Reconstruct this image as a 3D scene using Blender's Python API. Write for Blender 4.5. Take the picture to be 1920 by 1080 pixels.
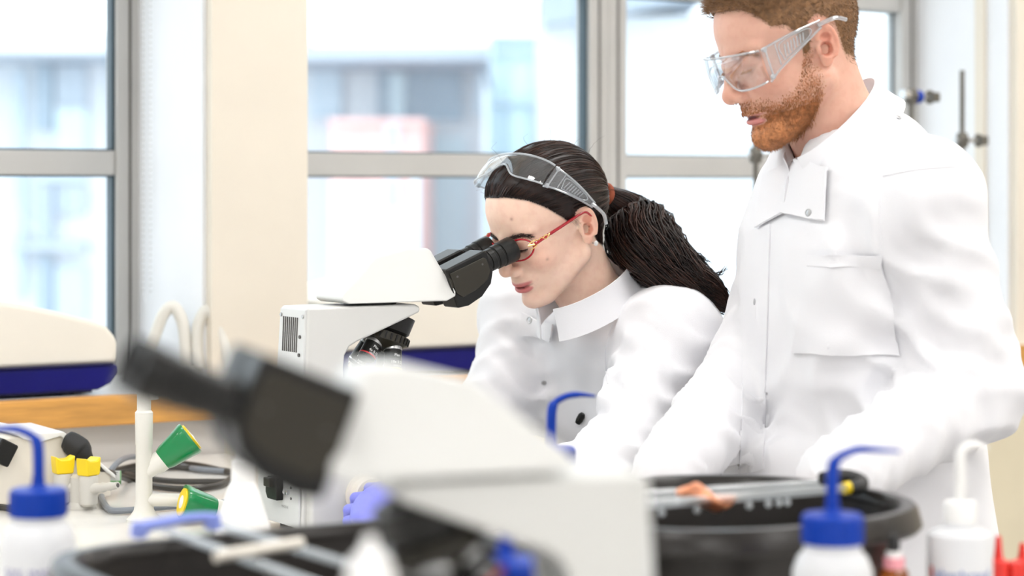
import bpy, bmesh, math, random
import numpy as np
from mathutils import Vector, Matrix, Euler
from mathutils.bvhtree import BVHTree

for o in list(bpy.data.objects):
    bpy.data.objects.remove(o)
scene = bpy.context.scene
COL = scene.collection
random.seed(4)
rng = np.random.default_rng(4)

# ------------------------------------------------------------------ camera
FPX, U0, V0, CH = 4000.0, 960.0, 350.0, 1.38      # focal length in px of a 1920x1080 frame, horizon row, camera height
cam_d = bpy.data.cameras.new('camera')
cam_d.sensor_width = 36.0
cam_d.lens = 36.0 * FPX / 1920.0
cam_d.shift_y = -(540.0 - V0) / 1920.0
cam_d.clip_start = 0.05
cam_d.dof.use_dof = True
cam_d.dof.focus_distance = 2.90
cam_d.dof.aperture_fstop = 3.3
cam = bpy.data.objects.new('camera', cam_d)
cam.location = (0, 0, CH)
cam.rotation_euler = (math.pi / 2, 0, 0)
COL.objects.link(cam)
scene.camera = cam

# ------------------------------------------------------------------ world, exposure
world = bpy.data.worlds.new('overcast_sky')
scene.world = world
world.use_nodes = True
bg = world.node_tree.nodes['Background']
bg.inputs[0].default_value = (0.90, 0.955, 1.0, 1)
bg.inputs[1].default_value = 2.6
vs = scene.view_settings
vs.view_transform = 'Standard'
vs.look = 'None'
vs.gamma = 1.0
vs.use_curve_mapping = False
vs.exposure = 0.13
CEIL_LIGHT = 14.0          # radiance of the ceiling light diffusers

# ------------------------------------------------------------------ frames
PHI = math.atan(0.63)                       # the window wall and the bench run at this angle
E1 = np.array([math.cos(PHI), math.sin(PHI), 0.0])
E2 = np.array([-math.sin(PHI), math.cos(PHI), 0.0])
BENCH = 0.92
def P(u, v, Y):                             # a point of the place seen at (u,v), Y metres away
    return np.array([(u - U0) / FPX * Y, Y, CH - (v - V0) / FPX * Y])
def S(s1, s2, z):
    return s1 * E1 + s2 * E2 + np.array([0, 0, z])
def s_of(p):
    return float(np.dot(p, E1)), float(np.dot(p, E2))

# ------------------------------------------------------------------ materials
def new_mat(name):
    m = bpy.data.materials.new(name); m.use_nodes = True
    return m, m.node_tree, m.node_tree.nodes['Principled BSDF']
def mat(name, col, rough=0.5, metal=0.0, var=0.0, scale=8.0, bump=0.0, bscale=60.0, sss=0.0, coat=0.0, trans=0.0, spec=0.5, stretch=None, dist=0.002):
    m, nt, b = new_mat(name)
    c4 = (col[0], col[1], col[2], 1)
    b.inputs['Base Color'].default_value = c4
    b.inputs['Roughness'].default_value = rough
    b.inputs['Metallic'].default_value = metal
    b.inputs['Specular IOR Level'].default_value = spec
    if sss:
        b.inputs['Subsurface Weight'].default_value = sss
        b.inputs['Subsurface Radius'].default_value = (0.012, 0.005, 0.003)
        b.inputs['Subsurface Scale'].default_value = 0.6
    if coat: b.inputs['Coat Weight'].default_value = coat
    if trans: b.inputs['Transmission Weight'].default_value = trans
    if var or bump:
        tc = nt.nodes.new('ShaderNodeTexCoord')
        src = tc.outputs['Object']
        if stretch:
            mp = nt.nodes.new('ShaderNodeMapping'); mp.inputs['Scale'].default_value = stretch
            nt.links.new(src, mp.inputs[0]); src = mp.outputs[0]
    if var:
        n = nt.nodes.new('ShaderNodeTexNoise'); n.inputs['Scale'].default_value = scale; n.inputs['Detail'].default_value = 5
        nt.links.new(src, n.inputs['Vector'])
        r = nt.nodes.new('ShaderNodeValToRGB')
        r.color_ramp.elements[0].color = tuple(max(0, c * (1 - var)) for c in col) + (1,)
        r.color_ramp.elements[1].color = tuple(min(1, c * (1 + var)) for c in col) + (1,)
        r.color_ramp.elements[0].position = 0.3; r.color_ramp.elements[1].position = 0.7
        nt.links.new(n.outputs[0], r.inputs[0]); nt.links.new(r.outputs[0], b.inputs['Base Color'])
    if bump:
        n2 = nt.nodes.new('ShaderNodeTexNoise'); n2.inputs['Scale'].default_value = bscale; n2.inputs['Detail'].default_value = 4
        nt.links.new(src, n2.inputs['Vector'])
        bp = nt.nodes.new('ShaderNodeBump'); bp.inputs['Strength'].default_value = bump; bp.inputs['Distance'].default_value = dist
        nt.links.new(n2.outputs[0], bp.inputs['Height']); nt.links.new(bp.outputs[0], b.inputs['Normal'])
    return m
def mat_vcol(name, rough=0.5, sss=0.0, bump=0.0, bscale=300.0, spec=0.4):
    m, nt, b = new_mat(name)
    a = nt.nodes.new('ShaderNodeVertexColor'); a.layer_name = 'Col'
    n = nt.nodes.new('ShaderNodeTexNoise'); n.inputs['Scale'].default_value = 90; n.inputs['Detail'].default_value = 4
    tc = nt.nodes.new('ShaderNodeTexCoord'); nt.links.new(tc.outputs['Object'], n.inputs['Vector'])
    mx = nt.nodes.new('ShaderNodeMix'); mx.data_type = 'RGBA'; mx.blend_type = 'MULTIPLY'; mx.inputs[0].default_value = 0.25
    r = nt.nodes.new('ShaderNodeValToRGB')
    r.color_ramp.elements[0].color = (0.80, 0.62, 0.58, 1); r.color_ramp.elements[1].color = (1, 1, 1, 1)
    r.color_ramp.elements[0].position = 0.32; r.color_ramp.elements[1].position = 0.55
    nt.links.new(n.outputs[0], r.inputs[0])
    nt.links.new(a.outputs[0], mx.inputs[6]); nt.links.new(r.outputs[0], mx.inputs[7])
    nt.links.new(mx.outputs[2], b.inputs['Base Color'])
    b.inputs['Roughness'].default_value = rough
    b.inputs['Specular IOR Level'].default_value = spec
    if sss:
        b.inputs['Subsurface Weight'].default_value = sss
        b.inputs['Subsurface Radius'].default_value = (0.010, 0.004, 0.002)
        b.inputs['Subsurface Scale'].default_value = 0.6
    if bump:
        n2 = nt.nodes.new('ShaderNodeTexNoise'); n2.inputs['Scale'].default_value = bscale; n2.inputs['Detail'].default_value = 3
        nt.links.new(tc.outputs['Object'], n2.inputs['Vector'])
        bp = nt.nodes.new('ShaderNodeBump'); bp.inputs['Strength'].default_value = bump; bp.inputs['Distance'].default_value = 0.001
        nt.links.new(n2.outputs[0], bp.inputs['Height']); nt.links.new(bp.outputs[0], b.inputs['Normal'])
    return m
def mat_clear(name, tint=(1, 1, 1), gloss=0.12, rough=0.03, body=0.0, bodycol=(0.9, 0.93, 0.95), fres=True):
    # thin clear sheet: see-through, fresnel gloss and, for frosted plastic, some diffuse body
    m = bpy.data.materials.new(name); m.use_nodes = True; nt = m.node_tree; nt.nodes.clear()
    out = nt.nodes.new('ShaderNodeOutputMaterial')
    t = nt.nodes.new('ShaderNodeBsdfTransparent'); t.inputs[0].default_value = tuple(tint) + (1,)
    g = nt.nodes.new('ShaderNodeBsdfGlossy'); g.inputs['Roughness'].default_value = rough
    mx = nt.nodes.new('ShaderNodeMixShader')
    if fres:
        f = nt.nodes.new('ShaderNodeFresnel')
        ge = nt.nodes.new('ShaderNodeNewGeometry'); io = nt.nodes.new('ShaderNodeMath'); io.operation = 'MULTIPLY_ADD'
        io.inputs[1].default_value = 1 / 1.5 - 1.5; io.inputs[2].default_value = 1.5      # same fresnel on both faces of the sheet
        nt.links.new(ge.outputs['Backfacing'], io.inputs[0]); nt.links.new(io.outputs[0], f.inputs[0])
        ad = nt.nodes.new('ShaderNodeMath'); ad.operation = 'MULTIPLY_ADD'; ad.inputs[1].default_value = 1.0; ad.inputs[2].default_value = gloss
        nt.links.new(f.outputs[0], ad.inputs[0]); nt.links.new(ad.outputs[0], mx.inputs[0])
    else:
        mx.inputs[0].default_value = gloss
    nt.links.new(t.outputs[0], mx.inputs[1]); nt.links.new(g.outputs[0], mx.inputs[2])
    last = mx
    if body:
        d = nt.nodes.new('ShaderNodeBsdfDiffuse'); d.inputs[0].default_value = tuple(bodycol) + (1,)
        tl = nt.nodes.new('ShaderNodeBsdfTranslucent'); tl.inputs[0].default_value = tuple(bodycol) + (1,)
        m1 = nt.nodes.new('ShaderNodeMixShader'); m1.inputs[0].default_value = 0.4
        nt.links.new(d.outputs[0], m1.inputs[1]); nt.links.new(tl.outputs[0], m1.inputs[2])
        m2 = nt.nodes.new('ShaderNodeMixShader'); m2.inputs[0].default_value = body
        nt.links.new(mx.outputs[0], m2.inputs[1]); nt.links.new(m1.outputs[0], m2.inputs[2]); last = m2
    nt.links.new(last.outputs[0], out.inputs[0])
    return m
def mat_emit(name, col, strength):
    m = bpy.data.materials.new(name); m.use_nodes = True; nt = m.node_tree
    b = nt.nodes['Principled BSDF']
    b.inputs['Base Color'].default_value = (0.9, 0.9, 0.9, 1)
    b.inputs['Emission Color'].default_value = tuple(col) + (1,)
    b.inputs['Emission Strength'].default_value = strength
    return m

M = {}
M['cream_wall'] = mat('cream_wall', (0.78, 0.715, 0.61), 0.8, var=0.02, bump=0.1, bscale=200)
M['white_wall'] = mat('white_wall', (0.84, 0.85, 0.87), 0.7, var=0.02, bump=0.08, bscale=200)
M['shaded_cream_wall'] = mat('shaded_cream_wall', (0.74, 0.67, 0.50), 0.8, var=0.03, bump=0.1, bscale=200)  # cream wall below the ledge, its shade mixed into the colour
M['grey_trunk'] = mat('grey_trunk', (0.72, 0.70, 0.67), 0.6, var=0.03)
M['ceiling'] = mat('ceiling_paint', (0.85, 0.85, 0.84), 0.8, var=0.02)
M['floor'] = mat('floor_vinyl', (0.45, 0.45, 0.46), 0.4, var=0.1, scale=30)
M['alu'] = mat('window_aluminium', (0.50, 0.49, 0.47), 0.5, 0.0, var=0.03)
M['gasket'] = mat('rubber_gasket', (0.03, 0.06, 0.08), 0.5, var=0.05)
M['gasket2'] = mat('grey_gasket', (0.14, 0.13, 0.12), 0.5, var=0.05)
M['pane'] = mat_clear('window_pane', (0.95, 0.985, 1.0), 0.0, 0.01)
M['laminate'] = mat('white_laminate', (0.80, 0.80, 0.78), 0.28, var=0.02, scale=20)
M['bench'] = mat('bench_laminate', (0.80, 0.78, 0.74), 0.22, var=0.03, scale=15)
M['wood'] = mat('oak_lipping', (0.62, 0.31, 0.075), 0.45, var=0.22, scale=6, bump=0.1, bscale=40, stretch=(1.5, 14, 14))
M['scope_white'] = mat('microscope_enamel', (0.66, 0.66, 0.635), 0.35, var=0.015, bump=0.03, bscale=600)
M['scope_panel'] = mat('microscope_panel', (0.66, 0.67, 0.66), 0.45, var=0.015)
M['black_plastic'] = mat('black_plastic', (0.011, 0.0108, 0.010), 0.36, var=0.15, bump=0.05, bscale=500, spec=0.28)
M['black_satin'] = mat('black_satin', (0.030, 0.026, 0.018), 0.28, var=0.1, bump=0.03, bscale=600, spec=0.35)
M['rubber'] = mat('black_rubber', (0.015, 0.015, 0.016), 0.6, var=0.1)
M['chrome'] = mat('chrome', (0.75, 0.76, 0.78), 0.18, 1.0, var=0.03)
M['steel'] = mat('dull_steel', (0.50, 0.50, 0.50), 0.35, 1.0, var=0.05)
M['dark_steel'] = mat('dark_steel', (0.16, 0.15, 0.13), 0.45, 0.6, var=0.1)
M['slot'] = mat('vent_dark', (0.10, 0.095, 0.09), 0.7, var=0.05)
M['recess'] = mat('recess_grey', (0.52, 0.52, 0.49), 0.6, var=0.05)
M['red_line'] = mat('red_ring', (0.65, 0.02, 0.03), 0.4, var=0.05)
M['yellow_line'] = mat('yellow_ring', (0.85, 0.72, 0.05), 0.4, var=0.05)
M['print_white'] = mat('white_print', (0.85, 0.85, 0.85), 0.5, var=0.02)
M['print_grey'] = mat('grey_print', (0.28, 0.28, 0.28), 0.5, var=0.02)
M['navy'] = mat('navy_plastic', (0.007, 0.007, 0.14), 0.4, var=0.1, spec=0.2)
M['navy_dark'] = mat('navy_underside', (0.010, 0.010, 0.06), 0.5, var=0.1)
M['inst_cream'] = mat('instrument_cream', (0.80, 0.75, 0.66), 0.4, var=0.015)
M['blue_cap'] = mat('blue_polythene', (0.004, 0.045, 0.38), 0.45, var=0.05, spec=0.25)
M['blue_pale'] = mat('periwinkle_plastic', (0.26, 0.33, 0.80), 0.45, var=0.05)
M['poly'] = mat('milky_polythene', (0.86, 0.87, 0.89), 0.4, var=0.02, trans=0.25)
M['poly_white'] = mat('white_polythene', (0.86, 0.855, 0.84), 0.4, var=0.02)
M['ink_blue'] = mat('blue_ink', (0.02, 0.09, 0.42), 0.5, var=0.05)
M['ink_grey'] = mat('marker_ink', (0.22, 0.20, 0.42), 0.5, var=0.05)
M['red'] = mat('red_plastic', (0.75, 0.03, 0.02), 0.4, var=0.05)
M['bowl'] = mat('dark_bowl', (0.022, 0.019, 0.017), 0.28, var=0.15, bump=0.05, bscale=40, spec=0.3)
M['glass_rod'] = mat_clear('glass_rod', (0.93, 0.95, 0.96), 0.12, 0.05, body=0.25)
M['amber'] = mat('amber_glass', (0.42, 0.12, 0.02), 0.12, var=0.1, trans=0.5)
M['pink'] = mat('pink_label', (0.85, 0.35, 0.40), 0.5, var=0.05)
M['tissue'] = mat('orange_tissue', (0.85, 0.32, 0.16), 0.45, var=0.3, scale=40, sss=0.2, bump=0.4, bscale=80)
M['tap_cream'] = mat('tap_epoxy', (0.76, 0.74, 0.68), 0.3, var=0.02)
M['tap_grey'] = mat('tap_grey', (0.62, 0.60, 0.55), 0.4, var=0.03)
M['green'] = mat('green_handle', (0.0, 0.22, 0.06), 0.28, var=0.06, coat=0.3)
M['yellow'] = mat('yellow_handle', (0.92, 0.66, 0.01), 0.4, var=0.05)
M['cable'] = mat('black_cable', (0.04, 0.036, 0.03), 0.4, var=0.1)
M['cable_grey'] = mat('grey_cable', (0.22, 0.24, 0.27), 0.35, var=0.1)
M['tag_white'] = mat('tag_white', (0.85, 0.86, 0.84), 0.5, var=0.02)
M['tag_green'] = mat('tag_green', (0.20, 0.55, 0.18), 0.5, var=0.03)
M['coat'] = mat('lab_coat_cotton', (0.84, 0.84, 0.865), 0.85, var=0.01, bump=0.12, bscale=900, spec=0.15)
M['glove'] = mat('nitrile_glove', (0.24, 0.26, 0.80), 0.45, var=0.06, scale=40, bump=0.25, bscale=120)
M['maroon'] = mat('maroon_cotton', (0.22, 0.035, 0.045), 0.9, var=0.1)
M['denim'] = mat('dark_trousers', (0.04, 0.045, 0.07), 0.9, var=0.15)
M['leather'] = mat('shoe_leather', (0.03, 0.025, 0.02), 0.45, var=0.1)
M['skin'] = mat_vcol('skin', 0.48, 0.18, 0.12, 500.0)
M['hair_dark'] = mat('dark_brown_hair', (0.013, 0.0062, 0.0048), 0.42, var=0.55, scale=60, spec=0.3)
M['hair_dark2'] = mat('brown_hair_strand', (0.034, 0.0125, 0.0075), 0.38, var=0.4, scale=60, spec=0.35)
M['hair_brown'] = mat('light_brown_hair', (0.235, 0.118, 0.048), 0.5, var=0.35, scale=150, bump=0.5, bscale=250)
M['hair_ginger'] = mat('ginger_beard', (0.56, 0.225, 0.085), 0.55, var=0.3, scale=150, bump=0.5, bscale=250)
M['lash'] = mat('dark_lashes', (0.04, 0.02, 0.015), 0.6, var=0.1)
M['goggle'] = mat_clear('clear_polycarbonate', (0.955, 0.965, 0.97), 0.03, 0.02, body=0.018, bodycol=(0.85, 0.9, 0.95))
M['goggle_side'] = mat_clear('clear_side_shield', (0.93, 0.945, 0.95), 0.05, 0.08, body=0.08, bodycol=(0.88, 0.9, 0.93))
M['goggle_rim'] = mat_clear('clear_rim', (0.88, 0.91, 0.93), 0.16, 0.06, body=0.32, bodycol=(0.88, 0.91, 0.94))
M['spec_red'] = mat('red_acetate', (0.42, 0.008, 0.018), 0.18, var=0.1, coat=0.5)
M['gold'] = mat('gold_trim', (0.85, 0.58, 0.22), 0.25, 1.0, var=0.05)
M['lens'] = mat_clear('spectacle_lens', (0.95, 0.95, 0.95), 0.02, 0.02)
M['pearl'] = mat('crystal_stud', (0.85, 0.85, 0.83), 0.08, 0.3, var=0.1, scale=300)
M['hair_tie'] = mat('rust_hair_tie', (0.26, 0.055, 0.02), 0.8, var=0.2)
M['bld_white'] = mat('pale_render', (0.66, 0.70, 0.74), 0.9, var=0.03)
M['bld_blue'] = mat('pale_blue_cladding', (0.52, 0.62, 0.70), 0.9, var=0.04)
M['bld_cyan'] = mat('pale_cyan_glazing', (0.60, 0.74, 0.80), 0.7, var=0.04)
M['bld_window'] = mat('far_window', (0.33, 0.42, 0.50), 0.5, var=0.08)
M['bld_roof'] = mat('far_roof', (0.46, 0.53, 0.60), 0.9, var=0.04)
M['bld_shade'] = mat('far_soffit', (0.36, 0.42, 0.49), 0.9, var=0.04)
M['bld_red'] = mat('glare_paled_brick', (0.82, 0.53, 0.50), 0.9, var=0.05, scale=3)  # brick red lightened to stand for glare haze
M['ground'] = mat('pale_paving', (0.55, 0.55, 0.55), 0.9, var=0.05)

# ------------------------------------------------------------------ object helpers
def tag(o, label=None, cat=None, group=None, kind=None):
    if label: o['label'] = label
    if cat: o['category'] = cat
    if group: o['group'] = group
    if kind: o['kind'] = kind
    return o
def empty(name, loc=(0, 0, 0), rz=0.0, label=None, cat=None, group=None):
    o = bpy.data.objects.new(name, None); COL.objects.link(o)
    o.location = Vector([float(c) for c in loc]); o.rotation_euler = (0, 0, rz); o.empty_display_size = 0.05
    return tag(o, label, cat, group)
def mesh_obj(name, verts, faces, m, parent=None, smooth=True, angle=35, bevel=0.0, seg=3, recalc=True):
    me = bpy.data.meshes.new(name)
    me.from_pydata([tuple(float(c) for c in v) for v in verts], [], [tuple(int(i) for i in f) for f in faces])
    if recalc:
        bm = bmesh.new(); bm.from_mesh(me); bmesh.ops.recalc_face_normals(bm, faces=bm.faces); bm.to_mesh(me); bm.free()
    me.materials.append(M[m] if isinstance(m, str) else m)
    if smooth:
        me.shade_smooth()
        if angle < 179: me.set_sharp_from_angle(angle=math.radians(angle))
    o = bpy.data.objects.new(name, me); COL.objects.link(o)
    if parent is not None: o.parent = parent
    if bevel:
        b = o.modifiers.new('bevel', 'BEVEL'); b.width = bevel; b.segments = seg; b.limit_method = 'ANGLE'; b.angle_limit = math.radians(30)
        b.harden_normals = True
    return o
def big_mesh(name, V, F, m, parent=None, smooth=True, col=None):
    # fast path for numpy arrays; F is (n,3) or (n,4)
    V = np.asarray(V, np.float32); F = np.asarray(F, np.int32); k = F.shape[1]
    me = bpy.data.meshes.new(name)
    me.vertices.add(len(V)); me.vertices.foreach_set('co', V.ravel())
    me.loops.add(F.size); me.loops.foreach_set('vertex_index', F.ravel())
    me.polygons.add(len(F)); me.polygons.foreach_set('loop_start', np.arange(0, F.size, k, dtype=np.int32))
    me.update(calc_edges=True)
    me.materials.append(M[m] if isinstance(m, str) else m)
    if smooth: me.polygons.foreach_set('use_smooth', np.ones(len(F), bool))
    if col is not None:
        at = me.color_attributes.new('Col', 'FLOAT_COLOR', 'POINT')
        c4 = np.ones((len(V), 4), np.float32); c4[:, :3] = col
        at.data.foreach_set('color', c4.ravel())
    o = bpy.data.objects.new(name, me); COL.objects.link(o)
    if parent is not None: o.parent = parent
    return o
class MB:
    def __init__(s): s.v = []; s.f = []
    def add(s, v, f):
        n = len(s.v); s.v += [tuple(float(c) for c in q) for q in v]; s.f += [tuple(i + n for i in q) for q in f]; return s
    def box(s, c, d, R=None):
        c = np.array(c, float); d = np.array(d, float) / 2
        q = np.array([[x, y, z] for z in (-1, 1) for y in (-1, 1) for x in (-1, 1)], float) * d
        if R is not None: q = q @ np.array(R).T
        return s.add(q + c, [(0, 2, 3, 1), (4, 5, 7, 6), (0, 1, 5, 4), (2, 6, 7, 3), (0, 4, 6, 2), (1, 3, 7, 5)])
    def prism(s, poly, y0, y1, ax='xz'):
        n = len(poly)
        def mk(p, y): return (p[0], y, p[1]) if ax == 'xz' else ((y, p[0], p[1]) if ax == 'yz' else (p[0], p[1], y))
        v = [mk(p, y0) for p in poly] + [mk(p, y1) for p in poly]
        f = [tuple(range(n)), tuple(range(2 * n - 1, n - 1, -1))] + [(i, i + n, (i + 1) % n + n, (i + 1) % n) for i in range(n)]
        return s.add(v, f)
    def prismw(s, poly):                        # (x, z, half width) per corner
        n = len(poly)
        v = [(p[0], -p[2], p[1]) for p in poly] + [(p[0], p[2], p[1]) for p in poly]
        f = [tuple(range(n)), tuple(range(2 * n - 1, n - 1, -1))] + [(i, i + n, (i + 1) % n + n, (i + 1) % n) for i in range(n)]
        return s.add(v, f)
    def lathe(s, prof, n=32, Mx=None, cap=True):
        v = []; f = []
        for r, z in prof:
            for k in range(n):
                a = 2 * math.pi * k / n; v.append((r * math.cos(a), r * math.sin(a), z))
        m = len(prof)
        for i in range(m - 1):
            for k in range(n):
                k2 = (k + 1) % n; f.append((i * n + k, i * n + k2, (i + 1) * n + k2, (i + 1) * n + k))
        if cap:
            f.append(tuple(range(n - 1, -1, -1))); f.append(tuple(range((m - 1) * n, m * n)))
        v = np.array(v)
        if Mx is not None: v = v @ np.array(Mx)[:3, :3].T + np.array(Mx)[:3, 3]
        return s.add(v, f)
    def tube(s, pts, r, n=12, cap=True):
        pts = np.array(pts, float); m = len(pts)
        rr = np.broadcast_to(np.array(r, float), (m,))
        T = np.gradient(pts, axis=0); T /= np.linalg.norm(T, axis=1)[:, None] + 1e-12
        ref = np.array([0, 0, 1.0]) if abs(T[0][2]) < 0.9 else np.array([1.0, 0, 0])
        a = np.cross(T[0], ref); a /= np.linalg.norm(a)
        v = []
        for i in range(m):
            a = a - T[i] * np.dot(a, T[i]); a /= np.linalg.norm(a); b = np.cross(T[i], a)
            for k in range(n):
                th = 2 * math.pi * k / n; v.append(pts[i] + rr[i] * (math.cos(th) * a + math.sin(th) * b))
        f = [(i * n + k, i * n + (k + 1) % n, (i + 1) * n + (k + 1) % n, (i + 1) * n + k) for i in range(m - 1) for k in range(n)]
        if cap: f += [tuple(range(n - 1, -1, -1)), tuple(range((m - 1) * n, m * n))]
        return s.add(v, f)
    def build(s, name, m, parent=None, **kw): return mesh_obj(name, s.v, s.f, m, parent, **kw)
def frame_z(o, z, xhint=(1, 0, 0)):              # matrix whose local z is the axis z at o
    z = np.array(z, float); z /= np.linalg.norm(z); x = np.array(xhint, float); x = x - z * np.dot(x, z)
    if np.linalg.norm(x) < 1e-5: x = np.array([0, 1.0, 0]) - z * z[1]
    x /= np.linalg.norm(x); y = np.cross(z, x)
    A = np.eye(4); A[:3, 0] = x; A[:3, 1] = y; A[:3, 2] = z; A[:3, 3] = o; return A
def spline(pts, n=40):
    pts = np.array(pts, float); m = len(pts); out = []
    Q = np.vstack([2 * pts[0] - pts[1], pts, 2 * pts[-1] - pts[-2]])
    for t in np.linspace(0, m - 1 - 1e-9, n):
        i = int(t); u = t - i; a, b, c, d = Q[i:i + 4]
        out.append(0.5 * (2 * b + (c - a) * u + (2 * a - 5 * b + 4 * c - d) * u * u + (3 * b - a - 3 * c + d) * u ** 3))
    return np.array(out)
def text_geo(s, size):
    cu = bpy.data.curves.new('lettering', 'FONT'); cu.body = s; cu.size = size; cu.align_x = 'CENTER'; cu.align_y = 'CENTER'; cu.resolution_u = 2
    o = bpy.data.objects.new('lettering', cu); COL.objects.link(o)
    dg = bpy.context.evaluated_depsgraph_get(); me = o.evaluated_get(dg).to_mesh()
    v = np.array([tuple(q.co) for q in me.vertices]); f = [tuple(p.vertices) for p in me.polygons]
    o.evaluated_get(dg).to_mesh_clear(); bpy.data.objects.remove(o); bpy.data.curves.remove(cu)
    return v, f
def text_flat(name, s, size, Mx, m, parent=None, stretch=1.0):
    v, f = text_geo(s, size); v[:, 0] *= stretch; v = v @ Mx[:3, :3].T + Mx[:3, 3]
    return mesh_obj(name, v, f, m, parent, smooth=False, recalc=False)
def text_cyl(name, s, size, r, z, ang, m, parent=None, Mx=None, stretch=1.0):
    v, f = text_geo(s, size); a = ang + v[:, 0] * stretch / r
    q = np.stack([r * np.cos(a), r * np.sin(a), z + v[:, 1]], 1)
    if Mx is not None: q = q @ Mx[:3, :3].T + Mx[:3, 3]
    return mesh_obj(name, q, f, m, parent, smooth=False, recalc=False)
# ================================================================== the room (local axes: s1 along the window wall, s2 towards it)
def on(u, s2):
    t = (u - U0) / FPX; c, s = math.cos(PHI), math.sin(PHI)
    return s2 * (s + t * c) / (c - t * s)
LEDGE_F, WALL_F = 3.342, 3.392
LEDGE_Z = 1.033
p0, p1 = on(397, WALL_F), on(577, WALL_F)
k268 = on(268, 1.0)
WIN = p0 / k268                                  # plane of the window frames
def st(name, mb, m, label=None, kind='structure', parent=None, **kw):
    o = mb.build(name, m, parent, **kw)
    if parent is None:
        o.rotation_euler = (0, 0, PHI); tag(o, label, None, None, kind)
    return o
def sroot(name, label=None, kind='structure'):
    o = empty(name, (0, 0, 0), PHI); tag(o, label, None, None, kind); return o
RX0, RX1, RY0, RZ = -3.2, 4.6, -3.4, 2.75
st('floor', MB().box(((RX0 + RX1) / 2, (RY0 + WIN) / 2 + .1, -0.05), (RX1 - RX0 + .4, WIN - RY0 + .4, 0.1)), 'floor')
st('ceiling', MB().box(((RX0 + RX1) / 2, (RY0 + WIN) / 2 + .1, RZ + 0.05), (RX1 - RX0 + .4, WIN - RY0 + .4, 0.1)), 'ceiling')
st('wall_left', MB().box((RX0 - 0.05, (RY0 + WIN) / 2, RZ / 2), (0.1, WIN - RY0 + .2, RZ)), 'white_wall')
st('wall_right', MB().box((RX1 + 0.05, (RY0 + WIN) / 2, RZ / 2), (0.1, WIN - RY0 + .2, RZ)), 'cream_wall')
st('wall_front', MB().box(((RX0 + RX1) / 2, RY0 - 0.05, RZ / 2), (RX1 - RX0, 0.1, RZ)), 'white_wall')
p2 = on(1907, WALL_F)
BE1 = 1.55                                       # right-hand edge of the bench
wb = sroot('wall_back')
MB().box(((RX0 + BE1) / 2, WALL_F + .05, LEDGE_Z / 2 - .02), (BE1 - RX0, 0.10, LEDGE_Z - .04)).build('trunking_panel', 'grey_trunk', wb)
MB().box(((RX1 + BE1) / 2, WALL_F + .05, LEDGE_Z / 2 - .02), (RX1 - BE1, 0.10, LEDGE_Z - .04)).build('lower_panel', 'shaded_cream_wall', wb)
HEAD = 2.42
MB().box(((RX0 + RX1) / 2, (WALL_F + WIN + .1) / 2, (HEAD + RZ) / 2), (RX1 - RX0, WIN + .1 - WALL_F, RZ - HEAD)).build('header', 'cream_wall', wb)
for a, b in ((p0, p1), (p2, RX1), (RX0, p0 - 2.1)):
    pl = MB().box(((a + b) / 2, (WALL_F + WIN + .1) / 2, (LEDGE_Z + HEAD) / 2), (b - a, WIN + .1 - WALL_F, HEAD - LEDGE_Z)).build('pillar', 'cream_wall', wb)
    # white lining of the window recess on the pillar's cheeks
    for x in (a, b):
        if RX0 + .1 < x < RX1 - .1:
            s = -1 if x == a else 1
            MB().box((x + s * .004, (WALL_F + WIN) / 2 + .012, (LEDGE_Z + HEAD) / 2), (.008, WIN - WALL_F - .02, HEAD - LEDGE_Z)).build('recess_lining', 'white_wall', wb)
# vertical cream batten in the right-hand recess
xb = p2 - .006
MB().box((xb - .006, WALL_F + .10, (LEDGE_Z + HEAD) / 2), (.012, .03, HEAD - LEDGE_Z)).build('batten', 'cream_wall', wb, bevel=.003)
# window ledge with an oak lipping
lg = sroot('trim_1', 'white window ledge with a thick oak front edge')
MB().box(((RX0 + RX1) / 2, (LEDGE_F + .02 + WIN) / 2, LEDGE_Z - .02), (RX1 - RX0, WIN - LEDGE_F - .02, .04)).build('ledge_top', 'laminate', lg)
MB().box(((RX0 + RX1) / 2, LEDGE_F + .012, LEDGE_Z - .024), (RX1 - RX0, .024, .050)).build('oak_lipping', 'wood', lg, bevel=.003)

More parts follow.
